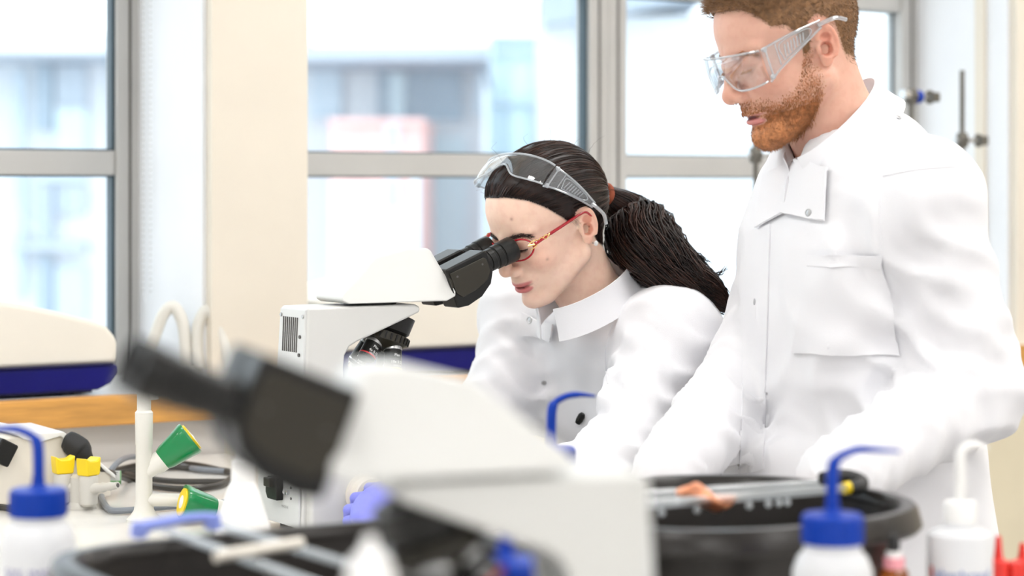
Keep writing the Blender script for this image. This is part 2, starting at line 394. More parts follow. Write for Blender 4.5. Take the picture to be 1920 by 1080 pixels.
# windows
def window(n, a, b, mull_l, mull_r, panes_z, gl=.004, gd=.024):
    w = sroot('window_%d' % n)
    d = .055; y = WIN + d / 2
    def bar(nm, x0, x1, z0, z1, dd=d, yy=None, m='alu', bev=.003):
        return MB().box(((x0 + x1) / 2, WIN + dd / 2 if yy is None else yy, (z0 + z1) / 2), (x1 - x0, dd, z1 - z0)).build(nm, m, w, bevel=bev)
    bar('jamb', a, a + mull_l, LEDGE_Z, HEAD); bar('jamb', b - mull_r, b, LEDGE_Z, HEAD)
    # thin dark joints down the jambs
    for x0, x1 in ((a, a + mull_l), (b - mull_r, b)):
        if x1 - x0 > .03:
            xm = x0 + (x1 - x0) * .5
            MB().box((xm, WIN - .001, (LEDGE_Z + HEAD) / 2), (.004, .004, HEAD - LEDGE_Z)).build('joint', 'gasket2', w)
    xs0, xs1 = a + mull_l, b - mull_r
    for i, (z0, z1) in enumerate(panes_z):
        g = MB().box(((xs0 + xs1) / 2, WIN + .035, (z0 + z1) / 2), (xs1 - xs0, .006, z1 - z0)).build('pane', 'pane', w, smooth=False)
        for q0, q1, r0, r1 in ((xs0, xs0 + gl, z0, z1), (xs1 - gl, xs1, z0, z1), (xs0, xs1, z0, z0 + .003), (xs0, xs1, z1 - .003, z1)):
            MB().box(((q0 + q1) / 2, WIN + .034 - gd / 2, (r0 + r1) / 2), (q1 - q0, gd, r1 - r0)).build('gasket', 'gasket', g, smooth=False)
    zs = [LEDGE_Z] + [q for pz in panes_z for q in pz] + [HEAD]
    for i in range(0, len(zs), 2):
        if zs[i + 1] - zs[i] > .005: bar('transom', xs0, xs1, zs[i], zs[i + 1], d - .006, WIN + d / 2 + .003)
    return w
TZ0, TZ1 = 1.401, 1.446
PZ = [(LEDGE_Z + .045, TZ0), (TZ1, 1.785), (1.845, HEAD - .05)]
jw = p0 - on(219, WIN)
window(1, p0 - 2.1, p0, .05, jw, PZ, .006)
m0, m1 = on(1106, WIN), on(1176, WIN); mm = (m0 + m1) / 2
window(2, p1, mm, .012, mm - m0, PZ, .006)
r0 = on(1692, WIN)
window(3, mm, p2, m1 - mm, p2 - r0, PZ, .004, .005)

# blind pull chains hanging in the left recess
def bead_chain(s1, s2, z0, z1, label):
    o = empty('blind_chain', S(s1, s2, z0), PHI, label, 'chain', 'bead chains of the window blind')
    mb = MB()
    for dy in (0, .035):
        mb.tube([(0, dy, .02), (0, dy, z1 - z0)], .0009, 5)
    mb.tube(spline([(0, 0, .02), (0, .008, .004), (0, .0175, 0), (0, .027, .004), (0, .035, .02)], 14), .0009, 5)
    mb.build('cord', 'white_wall', o)
    nb = 110
    v = []; f = []
    b = MB()
    for dy in (0, .035):
        for k in range(nb):
            z = .02 + (z1 - z0 - .02) * k / nb
            r = .0022
            b.add([(r, dy, z), (-r, dy, z), (0, dy + r, z), (0, dy - r, z), (0, dy, z + r), (0, dy, z - r)],
                  [(0, 2, 4), (2, 1, 4), (1, 3, 4), (3, 0, 4), (2, 0, 5), (1, 2, 5), (3, 1, 5), (0, 3, 5)])
    bo = b.build('bead_string', 'recess', o); bo['kind'] = 'stuff'
bead_chain(p0 - .016, WIN - .075, 1.17, 2.40, 'beaded blind chain hanging against the white recess left of the cream pillar')

# ceiling lights
k = 0
GL = [(a, b) for a in (-1.9, 0.1, 2.1, 3.7) for b in (-2.2, -0.6, 1.0, 2.4)]
CLM = mat_emit('light_diffuser', (1.0, 0.98, 0.955), CEIL_LIGHT)
for a, b in GL:
    o = empty('ceiling_light', S(a, b, RZ), PHI, 'square white louvred light panel set in the ceiling', 'ceiling light', 'ceiling light panels')
    MB().box((0, 0, -.012), (.62, .62, .024)).build('housing', 'white_wall', o)
    MB().box((0, 0, -.027), (.56, .56, .006)).build('diffuser', CLM, o)
    for q in (-.14, 0, .14):
        MB().box((q, 0, -.036), (.012, .58, .012)).build('louvre', 'white_wall', o)
    for q in (-.29, .29):
        MB().box((q, 0, -.033), (.02, .6, .018)).build('edge', 'white_wall', o)

# ================================================================== outside: buildings across the street, glare haze painted into their pale colours
def bbox(parent, name, u0, u1, v0, v1, Y, depth, m):
    a = P(u0, v0, Y); b = P(u1, v1, Y)
    q = MB().box(((a[0] + b[0]) / 2, Y + depth / 2, (a[2] + b[2]) / 2), (abs(b[0] - a[0]), depth, abs(a[2] - b[2])))
    ox = np.array(parent.location); q.v = [tuple(np.array(p) - ox) for p in q.v]
    return q.build(name, m, parent, smooth=False)
GZ = -9.0
gnd = MB().box((0, 45, GZ - .1), (140, 80, .2)).build('ground', 'ground'); tag(gnd, 'pale paved street outside', None, None, 'structure')
def building(name, u0, u1, Y, label):
    a = P(u0, 0, Y); b = P(u1, 0, Y)
    return empty(name, ((a[0] + b[0]) / 2, Y, GZ), 0, label, 'building')
vg = lambda Y: V0 + (CH - GZ) / Y * FPX
Y = 30.0
A = building('office_building', -500, 905, Y, 'long pale office building with overhanging flat roof seen through the windows')
bbox(A, 'wall', -500, 905, 118, vg(Y), Y, 6, 'bld_white')
bbox(A, 'roof', -560, 560, 62, 100, Y - 1.2, 8, 'bld_white')
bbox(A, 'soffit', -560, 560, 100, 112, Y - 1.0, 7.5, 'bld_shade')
bbox(A, 'roof', 540, 915, 84, 112, Y - 1.6, 8.4, 'bld_roof')
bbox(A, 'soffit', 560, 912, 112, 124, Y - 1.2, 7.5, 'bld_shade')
for (x0, x1, y0, y1, m) in ((68, 98, 122, 245, 'bld_window'), (104, 160, 122, 200, 'bld_roof'), (104, 160, 205, 285, 'bld_cyan'), (28, 45, 130, 560, 'bld_blue'),
                            (72, 160, 285, 340, 'bld_blue'), (72, 98, 345, 470, 'bld_roof'), (104, 160, 350, 400, 'bld_roof'), (28, 160, 455, 470, 'bld_roof'), (72, 98, 480, 600, 'bld_window'), (104, 160, 500, 600, 'bld_blue'),
                            (-160, -60, 122, 285, 'bld_window'), (-400, -330, 122, 285, 'bld_window'), (-300, -230, 130, 285, 'bld_roof'), (-160, -60, 350, 520, 'bld_roof'), (-300, -230, 350, 520, 'bld_window'),
                            (235, 275, 122, 285, 'bld_window'), (300, 350, 130, 285, 'bld_roof'), (390, 430, 122, 285, 'bld_window'), (460, 520, 130, 285, 'bld_blue'), (235, 275, 350, 520, 'bld_roof'), (300, 350, 350, 520, 'bld_blue'), (390, 430, 350, 520, 'bld_window'), (460, 520, 350, 520, 'bld_roof'),
                            (585, 640, 124, 222, 'bld_blue'), (708, 730, 122, 225, 'bld_window'), (762, 865, 120, 226, 'bld_window'), (730, 760, 135, 225, 'bld_cyan'), (890, 905, 130, 215, 'bld_blue'), (800, 870, 260, 520, 'bld_cyan')):
    w = bbox(A, 'window', x0, x1, y0, y1, Y - (.30 if y1 - y0 < 20 else .12), .3, m)
    bbox(A, 'sill', x0 - 3, x1 + 3, y1, y1 + 4, Y - .2, .3, 'bld_white') if y1 < 300 else None
Y2 = 26.0
B = building('brick_building', 620, 792, Y2, 'low red brick block, glare haze painted into its colour, in front of the office building')
bbox(B, 'wall', 620, 792, 228, vg(Y2), Y2, 3.5, 'bld_red')
bbox(B, 'parapet', 616, 796, 222, 232, Y2 - .1, 3.7, 'bld_red')
for x0, x1, y0, y1, m in ((722, 748, 232, 280, 'bld_blue'), (722, 748, 335, 390, 'bld_blue'), (772, 786, 330, 560, 'bld_cyan'), (640, 690, 290, 330, 'bld_white')):
    bbox(B, 'window', x0, x1, y0, y1, Y2 - .06, .2, m)
Y3 = 37.0
Cb = building('glazed_building', 915, 1018, Y3, 'pale cyan glazed stair tower right of the office building')
bbox(Cb, 'wall', 915, 1018, 66, vg(Y3), Y3, 5, 'bld_cyan')
for v in (66, 92, 186, 288, 390):
    bbox(Cb, 'band', 922, 1006, v, v + 8, Y3 - .15, .3, 'bld_blue')
for x in (922, 952, 1000): bbox(Cb, 'mullion', x, x + 5, 66, 560, Y3 - .12, .2, 'bld_blue')
Y4 = 24.0
D = building('white_building', 1012, 1900, Y4, 'bright white rendered building with a grey roof edge')
bbox(D, 'wall', 1016, 1900, 30, vg(Y4), Y4, 6, 'bld_white')
q = MB(); a, b, c, d_ = P(1020, 48, Y4 - .6), P(1330, -8, Y4 - .6), P(1330, -140, Y4 - .6), P(1020, -90, Y4 - .6)
vv = [a, b, c, d_]; vv = vv + [p + np.array([0, 7, 0]) for p in vv]
q.add(np.array(vv) - np.array(D.location), [(0, 1, 2, 3), (7, 6, 5, 4), (0, 4, 5, 1), (1, 5, 6, 2), (2, 6, 7, 3), (3, 7, 4, 0)])
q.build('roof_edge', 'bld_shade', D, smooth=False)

# ================================================================== the bench
bn = sroot('bench', None, None); del_ = None
tag(bn, 'long white laminate laboratory bench carrying the microscopes', 'bench')
B0, B1, B2, B3 = 0.12, BE1, 0.45, WALL_F - .002
MB().box(((B0 + B1) / 2, (B2 + B3) / 2, BENCH - .015), (B1 - B0, B3 - B2, .03)).build('worktop', 'bench', bn, bevel=.003)
MB().box(((B0 + B1) / 2, (B2 + B3) / 2, BENCH - .40), (B1 - B0 - .5, B3 - B2 - .1, .72)).build('cupboard', 'laminate', bn)
MB().box(((B0 + B1) / 2, (B2 + B3) / 2, .02), (B1 - B0 - .6, B3 - B2 - .2, .04)).build('plinth', 'grey_trunk', bn)
# ================================================================== microscopes
def rot_y(a):
    c, s = math.cos(a), math.sin(a); return np.array([[c, 0, s], [0, 1, 0], [-s, 0, c]])
def microscope(loc, rz, label, near, lettering=True, bu=0.0, ext=0.0):
    o = empty('microscope', loc, rz, label, 'microscope', 'matching white binocular microscopes')
    # base and stand
    yb0, yb1 = (-.04, .085) if near < 0 else (-.085, .04)
    base = MB().prism([(-.004, .008), (.262, .008), (.268, .02), (.255, .055), (.20, .066), (.12, .072), (-.004, .095)], yb0 - .012, yb1 + .002).build('base', 'scope_white', o, bevel=.006)
    for x in (.02, .235):
        for y in (yb0 + .01, yb1 - .02):
            MB().lathe([(.010, 0), (.010, .009)], 16, frame_z((x, y, 0), (0, 0, 1))).build('foot', 'rubber', base)
    MB().prism([(-.012, .012), (-.002, .301), (.160, .301), (.168, .298), (.168, .290), (.150, .283), (.098, .263), (.072, .2535), (.060, .247), (.053, .236), (.051, .22), (.051, .075), (.055, .06), (.055, .012)], -.04, .04).build('arm', 'scope_white', o, bevel=.004)
    # ventilated back cover
    pn = MB().add([(-.0045, -.037, .298), (-.0045, .037, .298), (-.0125, .048, .10), (-.0125, -.037, .10), (-.0015, -.037, .298), (-.0015, .037, .298), (-.003, .048, .10), (-.003, -.037, .10)],
                  [(0, 1, 2, 3), (4, 7, 6, 5), (0, 4, 5, 1), (1, 5, 6, 2), (2, 6, 7, 3), (3, 7, 4, 0)]).build('back_cover', 'scope_panel', o, bevel=.0015)
    xb = lambda z: -.0045 - (.298 - z) * .0404 - .0004
    for k in range(8):
        y = -.016 + k * .0058
        R = rot_y(0.0404)
        MB().box((xb(.264), y, .264), (.0016, .0017, .046), R).build('vent_slot', 'slot', pn, smooth=False)
    for y, z in ((-.032, .289), (.032, .289), (-.026, .262), (-.025, .238)):
        MB().lathe([(.0024, 0), (.0024, .0016)], 12, frame_z((xb(z), y, z), (-1, 0, 0))).build('screw', 'steel' if z > .27 else 'slot', pn)
    MB().box((xb(.186) - .0002, .008, .186), (.002, .050, .046), rot_y(.0404)).build('handle_recess', 'recess', pn)
    MB().box((xb(.168) - .003, .008, .1625), (.006, .054, .004)).build('recess_lip', 'scope_panel', pn)
    # rear of the base: mains inlet, fuses, print
    xr = -.0125
    rp = MB().box((-.0135, (yb0 + yb1) / 2, .052), (.004, yb1 - yb0 - .004, .080)).build('rear_plate', 'scope_panel', o, bevel=.001)
    ys = lambda f: (-.04 + f if near < 0 else .04 - f)
    MB().prism([(ys(.062) - .017, .044), (ys(.062) + .011, .044), (ys(.062) + .017, .052), (ys(.062) + .017, .066), (ys(.062) + .011, .074), (ys(.062) - .017, .074)], -.026, -.0155, 'yz').build('mains_socket', 'black_plastic', o, bevel=.0015)
    MB().box((-.028, ys(.064), .067), (.008, .018, .012)).build('mains_switch', 'black_satin', o, bevel=.0015)
    for f in (.030, .040):
        MB().lathe([(.0032, 0), (.0032, .004), (.001, .0045)], 12, frame_z((-.0155, ys(f), .056), (-1, 0, 0))).build('fuse_cap', 'chrome', o)
    for z in (.063, .049):
        MB().lathe([(.0018, 0), (.0018, .001)], 10, frame_z((-.0156, ys(.022), z), (-1, 0, 0))).build('screw', 'slot', o)
    if lettering:
        Mx = np.eye(4); Mx[:3, 0] = (0, -1, 0); Mx[:3, 1] = (0, 0, 1); Mx[:3, 2] = (-1, 0, 0); Mx[:3, 3] = (-.0161, ys(.062), .0835)
        text_flat('lettering', '100-240V~ 50/60Hz', .0055, Mx, 'print_grey', o)
        Mx2 = Mx.copy(); Mx2[:3, 3] = (-.0161, ys(.060), .0895); text_flat('lettering', 'AC INPUT', .0045, Mx2, 'print_grey', o)
        Mx3 = Mx.copy(); Mx3[:3, 3] = (-.0161, ys(.040), .036); text_flat('lettering', 'MADE IN', .005, Mx3, 'print_grey', o)
    # focus knobs on both sides
    for sy in (-1, 1):
        y0 = yb0 - .012 if sy < 0 else yb1 + .002
        kn = MB().lathe([(.028, -.002), (.028, .006), (.024, .007), (.024, .018), (.022, .020)], 40, frame_z((.075, y0, .052), (0, sy, 0))).build('coarse_focus_knob', 'inst_cream', o)
        MB().lathe([(.015, .018), (.015, .034), (.013, .036)], 32, frame_z((.075, y0, .052), (0, sy, 0))).build('fine_focus_knob', 'black_plastic', kn)
    # head housing on its black dovetail
    MB().lathe([(.036, .2995), (.036, .3045)], 40, frame_z((.112, 0, 0), (0, 0, 1))).build('dovetail', 'black_plastic', o)
    hp = [(.050, .3085, .040), (.058, .3045, .043), (.204, .3045, .050), (.219, .311, .050), (.216, .317, .050), (.190, .373, .030), (.186, .376, .029), (.158, .3755, .022), (.112, .364, .020), (.104, .357, .022), (.056, .319, .036), (.049, .3125, .038)]
    MB().prismw(hp).build('head_housing', 'scope_white', o, bevel=.0045, angle=25)
    # binocular tubes
    inc = math.radians(22)
    ax = np.array([math.cos(inc), 0, math.sin(inc)]); up = np.array([-math.sin(inc), 0, math.cos(inc)])
    for sy in (-1, 1):
        c0 = np.array([.211, sy * .0305, .3245])
        prof = [(0, .024 + bu), (.066, .025 + bu), (.070, .021 + bu), (.069, -.008), (.060, -.022), (.040, -.033), (.016, -.036), (-.002, -.032)]
        w = .0195
        def loc(p, y): return c0 + ax * p[0] + up * p[1] + np.array([0, y, 0])
        n = len(prof)
        v = [loc(p, -w) for p in prof] + [loc(p, w) for p in prof]
        f = [tuple(range(n)), tuple(range(2 * n - 1, n - 1, -1))] + [(i, i + n, (i + 1) % n + n, (i + 1) % n) for i in range(n)]
        tb = MB().add(v, f).build('prism_tube', 'black_plastic', o, bevel=.004)
        pl = [(.003, .017 + bu), (.060, .017 + bu), (.064, .013 + bu), (.064, -.004), (.056, -.014), (.036, -.020), (.010, -.021), (.003, -.012)]
        v = [loc(p, sy * w) for p in pl] + [loc(p, sy * (w + .0022)) for p in pl]; n = len(pl)
        f = [tuple(range(n)), tuple(range(2 * n - 1, n - 1, -1))] + [(i, i + n, (i + 1) % n + n, (i + 1) % n) for i in range(n)]
        cp = MB().add(v, f).build('side_plate', 'black_satin', tb, bevel=.001)
        for p in ((.012, .009), (.055, .009)):
            MB().lathe([(.0016, 0), (.0016, .0006)], 10, frame_z(loc(p, sy * (w + .0022)), (0, sy, 0))).build('screw', 'slot', tb)
        # round shoulder behind the eyepiece and the eyepiece itself
        MB().lathe([(.0205, .0), (.0205, .040), (.0195, .042)], 36, frame_z(c0 + up * .0035, ax)).build('tube_shoulder', 'black_satin', tb)
        ec = c0 + up * .004 + ax * ext
        ep = MB().lathe([(.0145, .060 - ext), (.0145, .076), (.0158, .0765), (.0158, .0835), (.0152, .084), (.0152, .0875), (.0168, .088), (.0168, .096), (.0162, .0965), (.0162, .099), (.0176, .0995), (.0182, .110), (.0182, .119), (.0172, .121), (.0150, .1215), (.0130, .117)], 40, frame_z(ec, ax)).build('eyepiece', 'black_plastic', tb)
        MB().lathe([(.013, .1165), (.0, .1178)], 24, frame_z(ec, ax), cap=False).build('eye_lens', 'black_satin', tb)
    # nosepiece and objectives
    tilt = math.radians(20)
    na = np.array([-math.sin(tilt), 0, -math.cos(tilt)])           # turret axis pointing down and back
    nc = np.array([.136, 0, .262])
    npc = MB().lathe([(.034, -.026), (.032, -.004), (.028, 0)], 40, frame_z(nc, na)).build('nosepiece', 'black_plastic', o)
    rg = MB().lathe([(.030, .0), (.0345, .001), (.0345, .012), (.031, .0135), (.026, .019), (.012, .026)], 56, frame_z(nc, na)).build('turret', 'black_satin', npc)
    for k in range(28):
        a = 2 * math.pi * k / 28; A = frame_z(nc, na)
        q = A[:3, :3] @ np.array([.0348 * math.cos(a), .0348 * math.sin(a), .0065]) + A[:3, 3]
        MB().box(q, (.0022, .0022, .009), A[:3, :3] @ np.array([[math.cos(a), -math.sin(a), 0], [math.sin(a), math.cos(a), 0], [0, 0, 1]])).build('grip_rib', 'black_plastic', rg, smooth=False)
    A = frame_z(nc, na)
    angs = [math.radians(q) for q in ((-35, 62, 150, 240) if near < 0 else (35, -62, -150, -240))]
    bands = ['blue_pale', 'yellow_line', 'red_line', 'chrome']; txt = ['40x 0.65', '10x 0.25', '4x 0.10', '100x 1.25']
    for a, bnd, tx in zip(angs, bands, txt):
        rad = A[:3, :3] @ np.array([math.cos(a), math.sin(a), 0])
        oa = na * math.cos(math.radians(20)) + rad * math.sin(math.radians(20))
        oc = nc + na * .013 + rad * .017
        Lb = .030 if bnd != 'red_line' else .022
        A2 = frame_z(oc, oa, (0, near, 0))
        ob = MB().lathe([(.0125, 0), (.0125, .010), (.0118, .0105)], 32, A2).build('objective', 'steel', npc)
        MB().lathe([(.0122, .010), (.0122, .010 + Lb), (.0105, .012 + Lb)], 32, A2).build('barrel', 'black_plastic', ob)
        MB().lathe([(.01235, .006 + Lb), (.01235, .008 + Lb)], 32, A2, cap=False).build('colour_ring', bnd, ob)
        if bnd != 'red_line':
            MB().lathe([(.0105, .011 + Lb), (.007, .019 + Lb), (.0045, .021 + Lb)], 28, A2).build('tip', 'chrome', ob)
        if lettering:
            F = A2.copy(); F[:3, 1] *= -1; F[:3, 2] *= -1          # print reads upright with the lens pointing down
            text_cyl('lettering', tx, .0052, .0124, -(.010 + Lb * .62), 0, 'print_white', ob, F)
            text_cyl('lettering', 'Plan', .0052, .0124, -(.010 + Lb * .30), 0, 'print_white', ob, F)
            text_cyl('lettering', '160/0.17', .0036, .0124, -(.010 + Lb * .80), 0, 'print_white', ob, F)
    # stage, slide, condenser, lamp
    stg = MB().box((.135, 0, .178), (.14, .15, .008)).build('stage', 'black_satin', o, bevel=.002)
    MB().box((.135, 0, .166), (.10, .10, .018)).build('stage_carriage', 'black_plastic', stg, bevel=.002)
    MB().box((.062, 0, .150), (.03, .05, .05)).build('stage_bracket', 'black_plastic', stg, bevel=.002)
    MB().box((.135, 0, .1828), (.026, .076, .0012)).build('glass_slide', 'glass_rod', stg, smooth=False)
    MB().box((.100, 0, .185), (.008, .11, .006)).build('slide_clip', 'steel', stg, bevel=.001)
    MB().lathe([(.020, .125), (.024, .130), (.024, .150), (.016, .158)], 32, frame_z((.135, 0, 0), (0, 0, 1))).build('condenser', 'black_satin', stg)
    MB().lathe([(.030, .066), (.030, .074), (.026, .082), (.022, .083)], 36, frame_z((.135, 0, 0), (0, 0, 1))).build('lamp_collar', 'black_plastic', o)
    return o
CY = 2.80
cnr = P(580, 577, CY)                               # near rear top corner of the arm
sc2_loc = cnr + E2 * .04; sc2_loc[2] = BENCH
microscope(sc2_loc, PHI, 'white binocular microscope the dark-haired woman is looking into', -1)
Y1S = 1.33; a1s = math.radians(198); k1s = .935
cn1 = P(1208, 880, Y1S)
sc1_loc = cn1 - k1s * .04 * np.array([-math.sin(a1s), math.cos(a1s), 0]); sc1_loc[2] = BENCH
m1o = microscope(sc1_loc, a1s, 'out-of-focus white microscope in the foreground with eyepieces pointing left', 1, True, .016, .014)
m1o.scale = (k1s, k1s, k1s)
# ================================================================== instruments on the window ledge
def instrument(s1a, s1b, h, name, label, tagged, fall):
    w = s1b - s1a
    y0, dep = LEDGE_F + .035, .27
    o = empty(name, S((s1a + s1b) / 2, y0, LEDGE_Z), PHI, label, 'lab instrument', 'white and navy bench instruments on the ledge')
    hw = w / 2
    lid_z = .052
    # navy lower half, tucked in at the bottom
    MB().prism([(-hw, .049), (hw, .049), (hw + .002, .034), (hw - .012, .018), (hw - .035, .008), (-hw + .035, .008), (-hw + .012, .018), (-hw - .002, .034)], 0, dep).build('navy_base', 'navy', o, bevel=.005)
    MB().box((0, dep / 2, .0065), (w - .08, dep - .03, .007)).build('underside', 'navy_dark', o, bevel=.002)
    for x in (-hw + .08, hw - .08):
        for y in (.03, dep - .03):
            MB().lathe([(.012, 0), (.012, .006)], 16, frame_z((x, y, 0), (0, 0, 1))).build('foot', 'rubber', o)
    # cream cover with a bulging lid that falls away to the right
    n = 26; prof = []
    for i in range(n + 1):
        t = i / n; x = -hw + w * t
        e = min(1, (1 - abs(2 * t - 1) ** 7))
        z = lid_z + (h - lid_z) * (1.0 - fall * max(0, (t - .45) / .55) ** 1.5) * (.55 + .45 * min(1, t / .3)) ** .5
        if t > .94: z -= (h - lid_z) * .16 * ((t - .94) / .06) ** 2
        prof.append((x, z))
    MB().prism([(hw, lid_z - .002), (-hw, lid_z - .002)] + prof, .002, dep - .002).build('cover', 'inst_cream', o, bevel=.010, seg=4)
    MB().box((0, -.001, lid_z - .001), (w - .02, .006, .003)).build('seam', 'navy_dark', o)
    if tagged:
        tg = MB().box((tagged[0], .0005, tagged[1]), (.030, .003, .019)).build('inspection_label', 'tag_white', o, smooth=False)
        MB().box((tagged[0] + .0105, -.0012, tagged[1]), (.007, .001, .019)).build('green_end', 'tag_green', tg, smooth=False)
        for dz in (-.0085, .0085): MB().box((tagged[0] - .002, -.0012, tagged[1] + dz), (.024, .001, .0018)).build('green_edge', 'tag_green', tg, smooth=False)
    return o
yf = LEDGE_F + .035
a1, b1 = on(-330, yf), on(222, yf)
instrument(a1, b1, .168, 'bench_centrifuge', 'cream and navy bench instrument on the ledge at the left window', None, .50)
a2, b2 = p1 + .03, on(985, yf)
lx = on(917, yf) - (a2 + b2) / 2
instrument(a2, b2, .172, 'bench_centrifuge', 'cream and navy bench instrument behind the microscope with a green label', (lx, .121), .12)

# ================================================================== twin swan-neck tap on the ledge
tp = P(364, 690, 3.72)
s1t, s2t = s_of(tp)
o = empty('swan_neck_tap', S(s1t, s2t, LEDGE_Z), PHI, 'cream tap with two swan necks in front of the window recess', 'tap')
hz = tp[2] - LEDGE_Z
MB().lathe([(.030, 0), (.030, .008), (.014, .012), (.014, hz - .008), (.026, hz - .006), (.026, hz + .004), (.016, hz + .008)], 28).build('column', 'tap_cream', o)
def loc_o(o, p):
    return np.array((Matrix.Translation(o.location) @ Euler(o.rotation_euler).to_matrix().to_4x4()).inverted() @ Vector(p))
for pts in ([(347, 692), (347, 640), (341, 600), (325, 575), (307, 588), (294, 620), (281, 655), (268, 690)], [(374, 692), (370, 650), (372, 610), (385, 583), (400, 590), (412, 625), (424, 660), (434, 690)]):
    q = [loc_o(o, P(u, v, 3.70)) for u, v in pts]
    MB().tube(spline(q, 40), .0108, 16).build('swan_neck', 'tap_cream', o)

# bench water tap: white post with two green handles
pb = P(270, 985, 2.93); pb[2] = BENCH
o = empty('water_tap', pb, PHI, 'tall white bench water tap with two green handles', 'tap')
top = P(270, 690, 2.93)[2] - BENCH
MB().lathe([(.024, 0), (.024, .004), (.018, .010), (.0140, .016), (.0115, .030), (.0112, .105), (.0118, .106), (.0122, .150), (.0105, .152), (.0096, .153), (.0094, top), (.006, top + .004)], 28).build('post', 'tap_cream', o)
MB().tube(spline([(0, 0, top - .02), (-.0, -.012, top - .02), (0, -.03, top - .024), (0, -.036, top - .04)], 12), .006, 12).build('outlet', 'tap_cream', o)
def handle(o, base, axis, k=1.0, name='handle_valve'):
    A = frame_z(base, axis); A[:3, :3] *= k
    v = MB().lathe([(.0085, 0), (.0095, .012), (.0125, .020), (.0125, .034)], 24, A).build(name, 'tap_cream', o)
    kb = MB()
    n = 40; prof = [(.0125, .026), (.0150, .032), (.0195, .056), (.0215, .064), (.0210, .067)]
    vv = []; ff = []
    for r, z in prof:
        for i in range(n):
            a = 2 * math.pi * i / n; rr = r * (1 + .07 * math.cos(4 * a) * min(1, (z - .026) / .02))
            vv.append((rr * math.cos(a), rr * math.sin(a), z))
    for i in range(len(prof) - 1):
        for j in range(n): ff.append((i * n + j, i * n + (j + 1) % n, (i + 1) * n + (j + 1) % n, (i + 1) * n + j))
    ff += [tuple(range(n - 1, -1, -1)), tuple(range((len(prof) - 1) * n, len(prof) * n))]
    vv = np.array(vv) @ A[:3, :3].T + A[:3, 3]
    kb.add(vv, ff).build('green_handle', 'green', v)
    MB().lathe([(.0170, .0655), (.0170, .069), (.0125, .0695)], 32, A).build('yellow_ring', 'yellow', v)
    MB().lathe([(.0122, .069), (.0, .0705)], 24, A, cap=False).build('white_disc', 'tag_white', v)
R3 = lambda d: np.array([np.dot(d, E1), np.dot(d, E2), d[2]])        # world direction to bench axes
handle(o, (0, 0, .065), R3(np.array([.74, .16, .58])), 1.2)
p2h = loc_o(o, P(440, 962, 2.93))
MB().tube(spline([(0, 0, .030), (p2h[0] * .5, p2h[1] * .5, .028), (p2h[0], p2h[1], p2h[2])], 14), .009, 14).build('branch_pipe', 'tap_cream', o)
handle(o, p2h, R3(np.array([-.86, -.38, .25])), 1.12)

# gas tap turret with two yellow knobs
gb = P(152, 955, 3.05); gb[2] = BENCH
o = empty('gas_tap', gb, PHI, 'grey gas tap turret with two yellow knobs beside the blue-capped bottle', 'gas tap')
MB().lathe([(.022, 0), (.022, .003), (.020, .006), (.0165, .010), (.0155, .045), (.011, .049), (.010, .0495)], 28).build('turret_body', 'tap_grey', o)
for uu, vv_, ang in ((118, 905, 0), (166, 898, 25)):
    q = loc_o(o, P(uu, vv_, 3.05 - (0.0 if uu < 150 else .02)))
    c = np.array([q[0], q[1], 0.0])
    br = MB().tube([(0, 0, .030), (c[0], c[1], .030)], .010, 16).build('branch', 'tap_grey', o)
    MB().lathe([(.008, .006), (.013, .010), (.0135, .046), (.012, .050)], 24, frame_z((c[0], c[1], 0), (0, 0, 1))).build('valve_body', 'tap_grey', br)
    kz = .050
    a = math.radians(ang); ca, sa = math.cos(a), math.sin(a)
    prof = [(-.0150, .026), (-.0140, .012), (-.0125, .0), (.0125, .0), (.0140, .012), (.0150, .026), (.006, .021), (-.006, .021)]
    v = [(x * ca + .011 * sa, x * sa - .011 * ca, z + kz) for x, z in prof] + [(x * ca - .011 * sa, x * sa + .011 * ca, z + kz) for x, z in prof]
    n = len(prof); f = [tuple(range(n)), tuple(range(2 * n - 1, n - 1, -1))] + [(i, i + n, (i + 1) % n + n, (i + 1) % n) for i in range(n)]
    MB().add(np.array(v) + np.array([c[0], c[1], 0]), f).build('yellow_knob', 'yellow', br, bevel=.0025)
    if uu > 150:
        e = loc_o(o, P(221, 913, 3.0))
        pth = np.array([[c[0], c[1], .030]]) * (1 - np.linspace(0, 1, 9)[:, None]) + np.array([[e[0], e[1], .040]]) * np.linspace(0, 1, 9)[:, None]
        MB().tube(pth, [.010, .009, .008, .0065, .0072, .0055, .0062, .0048, .0050], 16).build('hose_nozzle', 'tap_grey', br)
        MB().tube([pth[-1] - (pth[-1] - pth[-2]) * .05, pth[-1] + (pth[-1] - pth[-2]) * .02], .0032, 12).build('nozzle_bore', 'slot', br)

# cream instrument with sloping sides at the far left of the bench
ib = P(60, 955, 3.12); ib[2] = BENCH
o = empty('power_supply', ib, PHI, 'cream bench unit with sloping sides at the far left of the bench', 'lab instrument')
def lp(u, v, Y): return loc_o(o, P(u, v, Y))
zt = P(60, 808, 3.1)[2] - BENCH
prof = [(-.16, .004), (.105, .004), (.105, .035), (.028, .098), (-.004, zt - .012), (-.030, zt - .004), (-.11, zt - .004), (-.16, .06)]
MB().prism(prof, -.045, .085).build('cover', 'inst_cream', o, bevel=.004)
MB().prism([(.110, .030), (.110, .036), (.030, .105), (-.006, zt), (-.036, zt + .008), (-.045, zt + .002), (-.030, zt - .008), (-.006, zt - .014), (.026, .098)], -.050, .088).build('white_band', 'poly_white', o, bevel=.002)
sk = lp(6, 848, 3.04)
MB().box(sk, (.028, .02, .034), rot_y(.5)).build('black_switch', 'black_plastic', o, bevel=.003)

